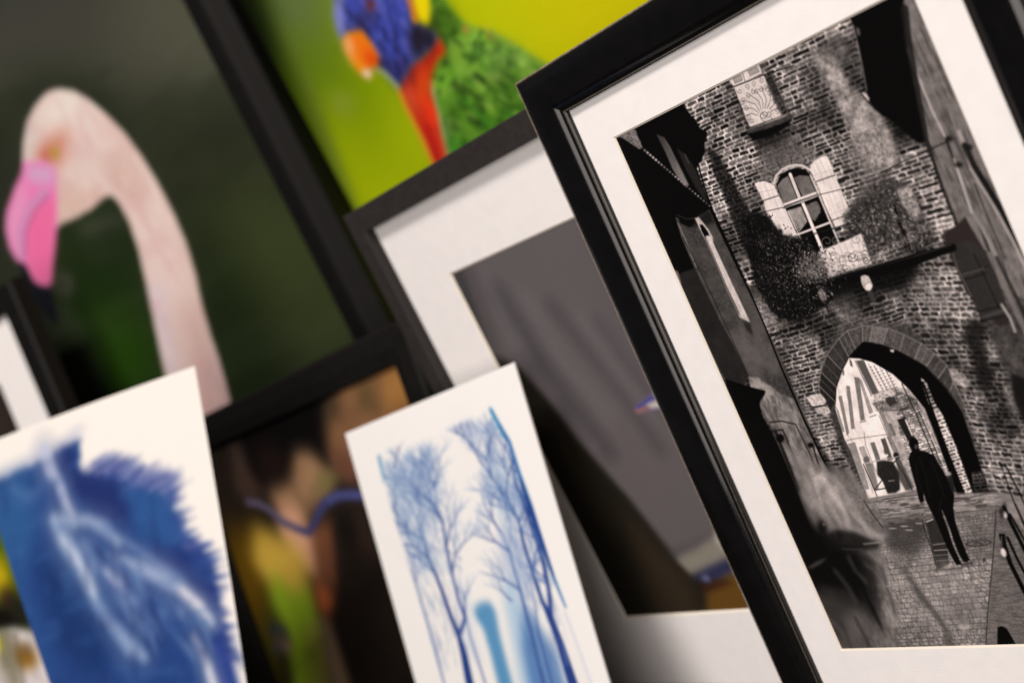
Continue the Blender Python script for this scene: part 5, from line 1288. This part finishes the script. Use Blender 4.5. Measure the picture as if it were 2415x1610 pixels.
pG = Pic((-1.4091, 0.6049, 0.5670), (.894, .4214, -.1523), (.0961, -.5123, -.8534))
rG = pG.root('paper_print', -.16, .6640, label='unframed paper print of a white bird brushed in deep blue, at the lower left',
             category='paper print', group='unframed blue prints on rag paper')
def bird_print(pic, root):
    z2 = (0, 760, 700 / 1291)
    Y1 = .664
    c = Canvas(pic, -.37, .03, -.012, Y1, 1100, (249, 241, 230), seed=61)
    R = c.region; R(*z2); P = c.poly; rng = c.rng
    edge = [(-500, 930), (-200, 760), (0, 688), (90, 650), (180, 604), (270, 556), (330, 520), (372, 505), (366, 560), (362, 610), (372, 650), (400, 668), (450, 655), (510, 650), (560, 668), (570, 700), (640, 712), (700, 700), (748, 724), (762, 800), (790, 870),
            (800, 930), (830, 960), (880, 985), (915, 1040), (935, 1110), (955, 1200), (950, 1290), (985, 1330), (990, 1400), (1010, 1470), (1030, 1568), (1120, 1900), (1250, 2500), (-400, 2500)]
    P(edge, (36, 68, 132), soft=4, rough=4, rs=7)
    P([(-500, 900), (-200, 740), (0, 655), (120, 600), (260, 530), (340, 470), (400, 440), (360, 500), (250, 580), (0, 700), (-300, 850)], (150, 160, 196), soft=9, a=.55)
    # brush bristle strokes at the edge
    for i in range(210):
        t = rng.random(); n = len(edge)
        s = 11 + t * 19; j = int(s); f = s - j
        p = (edge[j][0] * (1 - f) + edge[j + 1][0] * f, edge[j][1] * (1 - f) + edge[j + 1][1] * f)
        an = -.75 + t * .75 + (rng.random() - .5) * .2
        l = 26 + 60 * rng.random() ** 2 + (50 * rng.random() if t < .35 else 0); wd = 1.5 + 4 * rng.random()
        c.stroke([(p[0] - 30 * math.cos(an), p[1] - 30 * math.sin(an)), (p[0] + l * math.cos(an), p[1] + l * math.sin(an))], [wd * 1.6, .5], [(40, 56, 124), (52, 80, 150), (90, 100, 160)][rng.integers(0, 3)], a=.75, soft=2)
    for q, col, a, s in [([(-300, 880), (0, 700), (150, 640), (170, 900), (120, 1100), (0, 1000)], (44, 92, 148), .85, 20), ([(-200, 900), (60, 960), (200, 1400), (280, 1700), (100, 1700)], (42, 88, 146), .7, 26),
                         ([(250, 570), (330, 540), (340, 640), (540, 690), (600, 860), (560, 900), (430, 840), (330, 740)], (32, 46, 106), .9, 12), ([(540, 700), (740, 730), (800, 920), (760, 1010), (640, 960), (590, 820)], (44, 88, 150), .85, 16),
                         ([(620, 960), (860, 1000), (940, 1140), (950, 1300), (860, 1180), (700, 1040)], (32, 46, 110), .85, 12), ([(830, 1000), (910, 1040), (930, 1130), (850, 1100)], (44, 80, 146), .7, 10),
                         ([(150, 1000), (300, 1040), (420, 1250), (520, 1480), (420, 1568), (260, 1400)], (24, 52, 106), .8, 22), ([(440, 1100), (640, 1150), (760, 1300), (700, 1500), (560, 1300)], (36, 60, 118), .6, 20),
                         ([(930, 1350), (1000, 1400), (1040, 1568), (1100, 1900), (960, 1700)], (40, 60, 140), .8, 8)]:
        P(q, col, soft=s, a=a)
    for i in range(150):
        t = rng.random(); x = 400 + 340 * t + 60 * (rng.random() - .5); y = 620 + 110 * t ** 1.4 + 50 * (rng.random() - .3)
        l = 40 + 90 * rng.random(); an = -.62 + .25 * (rng.random() - .5)
        c.stroke([(x, y), (x + l * math.cos(an), y + l * math.sin(an))], [4 * rng.random() + 1, .6], [(48, 66, 134), (90, 104, 164), (150, 152, 190)][rng.integers(0, 3)], a=.45, soft=4)
    # pale bird: a thin neck, long folded wings, feathers as fine diagonal streaks
    for q, wd, col, a, s in [([(210, 556), (236, 640), (280, 720), (306, 790), (330, 830)], [18, 19, 15, 12, 9], (190, 196, 222), .8, 9), ([(262, 850), (330, 866), (400, 858), (470, 892), (530, 950)], [15, 16, 13, 16, 12], (170, 186, 216), .7, 12),
                             ([(246, 860), (296, 950), (356, 1030), (400, 1120), (440, 1220), (500, 1310), (580, 1400), (640, 1450)], [10, 22, 24, 18, 15, 14, 22, 12], (156, 178, 212), .75, 13), ([(286, 940), (350, 1020), (400, 1110), (430, 1200)], [6, 11, 8, 5], (206, 216, 234), .65, 8),
                             ([(530, 1030), (620, 1062), (720, 1110), (800, 1160), (860, 1220), (920, 1295)], [10, 17, 19, 16, 14, 9], (172, 186, 216), .8, 11), ([(800, 1160), (880, 1236), (928, 1300)], [5, 10, 7], (230, 226, 232), .85, 7),
                             ([(486, 1086), (540, 1140), (596, 1206)], [12, 18, 9], (178, 184, 212), .75, 12), ([(852, 1360), (900, 1460), (930, 1560), (960, 1700)], [6, 11, 13, 15], (222, 222, 232), .85, 8),
                             ([(560, 950), (640, 1005), (720, 1060), (800, 1110)], [5, 7, 7, 4], (126, 150, 196), .6, 9), ([(70, 720), (120, 756), (180, 740)], 9, (92, 126, 180), .5, 14)]:
        c.stroke(q, [v * 2.6 for v in wd] if not np.isscalar(wd) else wd * 2, [v * .82 for v in col], a=a * .42, soft=s * 2.4)
        c.stroke(q, wd, col, a=a, soft=s)
    for i in range(120):
        t, u = rng.random(), rng.random()
        x = 300 + 330 * t + 300 * u * (.4 + t); y = 900 + 480 * t + 40 * u
        an = math.radians(46 + 26 * rng.random()); l = 50 + 130 * rng.random()
        col = [(88, 124, 178), (120, 148, 194), (160, 178, 210), (52, 72, 130), (34, 48, 100), (70, 104, 164)][rng.integers(0, 6)]
        c.stroke([(x, y), (x + l * .5 * math.cos(an - .12), y + l * .5 * math.sin(an - .12)), (x + l * math.cos(an), y + l * math.sin(an))], [2, 6 + 5 * rng.random(), 1.5], col, a=.34, soft=8)
    bb, m = c.mask(edge, 5); h, w = m.shape
    c.put(bb, m * smooth(noise(h, w, 40, 14, rng, 4), .5, .8), (58, 100, 160), .32)
    c.put(bb, m * smooth(noise(h, w, 12, 30, rng, 4), .55, .8), (28, 42, 96), .25)
    c.blur_region([(0, 0), (c.w, 0), (c.w, c.h), (0, c.h)], 3.0, 3.0, 0, raw=True)
    c.tone(.94, 1, 1.0)
    c.grain(.006)
    def warp(X, Y):
        yy = np.clip(Y, 0, .34)
        XL = -.352 + .235 * yy + .10 * yy * yy
        XR = 0.004 * np.sin(np.clip(Y, 0, .5) * 6) - .012 * np.clip(Y, 0, .5)
        return np.minimum(np.maximum(X, XL), XR), np.clip(Y, 0, Y1)
    return c.mesh('ink_sheet', root, M['print_rag'], white=(254, 250, 246), warp=warp, bulge=lambda X, Y: .006 * np.cos((X + .17) * 8) * np.cos(Y * 2))
bird_print(pG, rG)
sheet_back(pG, rG, -.24, -.02, .02, .655, -.0036, -.0022)
strut(pG, rG, -.14, .55, -.0038, .04)

# ================================================================ small flower picture at the lower left corner
pH = Pic((-1.87, 0.4181, 0.4096), (.9063, .4226, 0), (.1597, -.3425, -.9258))
rH = pH.root('paper_print', -.10, .4424, label='small bright print of a white and yellow flower, half hidden in the bottom left corner',
             category='paper print')
def flower_print(pic, root):
    z2 = (0, 760, 700 / 1291)
    c = Canvas(pic, -.26, .12, -.14, .4424, 800, (40, 52, 12), seed=71)
    R = c.region; R(*z2); P = c.poly
    P([(-300, 700), (60, 900), (120, 1300), (-300, 1300)], (70, 90, 14), soft=16)
    P([(-100, 1000), (20, 1010), (50, 1120), (40, 1190), (-100, 1200)], (150, 132, 10), soft=10)
    P([(-60, 1060), (18, 1080), (26, 1140), (-60, 1150)], (196, 160, 20), soft=8)
    P([(0, 1160), (60, 1150), (70, 1260), (0, 1260)], (60, 34, 24), soft=10)
    P([(-100, 1230), (60, 1240), (140, 1330), (0, 1340), (-100, 1320)], (16, 12, 12), soft=8)
    P([(30, 1180), (110, 1200), (140, 1330), (60, 1300)], (30, 28, 20), soft=8)
    P([(-20, 1350), (60, 1328), (140, 1340), (190, 1385), (215, 1450), (240, 1540), (270, 1700), (250, 2200), (-300, 2200), (-60, 1450)], (206, 190, 184), soft=5, vary=.12, vs=14)
    P([(60, 1400), (130, 1410), (170, 1460), (150, 1500), (100, 1510), (60, 1480)], (138, 92, 26), soft=8)
    P([(90, 1400), (130, 1410), (140, 1440), (100, 1440)], (90, 70, 50), soft=6)
    P([(-40, 1340), (40, 1360), (60, 1460), (80, 1568), (0, 1600), (-60, 1500)], (150, 140, 110), soft=6, a=.8)
    P([(-40, 1360), (10, 1370), (16, 1430), (-40, 1430)], (214, 200, 60), soft=5, a=.9)
    for i in range(9):
        c.stroke([(-6 + 10 * i, 1350), (22 + 11 * i, 1568), (60 + 12 * i, 1760)], 2.4, (84, 74, 50), a=.7, soft=2)
    P([(-60, 1480), (40, 1520), (60, 1700), (-60, 1700)], (196, 180, 176), soft=8, a=.7)
    c.grain(.01)
    return c.mesh('ink_sheet', root, M['print_satin'])
flower_print(pH, rH)
sheet_back(pH, rH, -.26, .12, -.14, .4424)
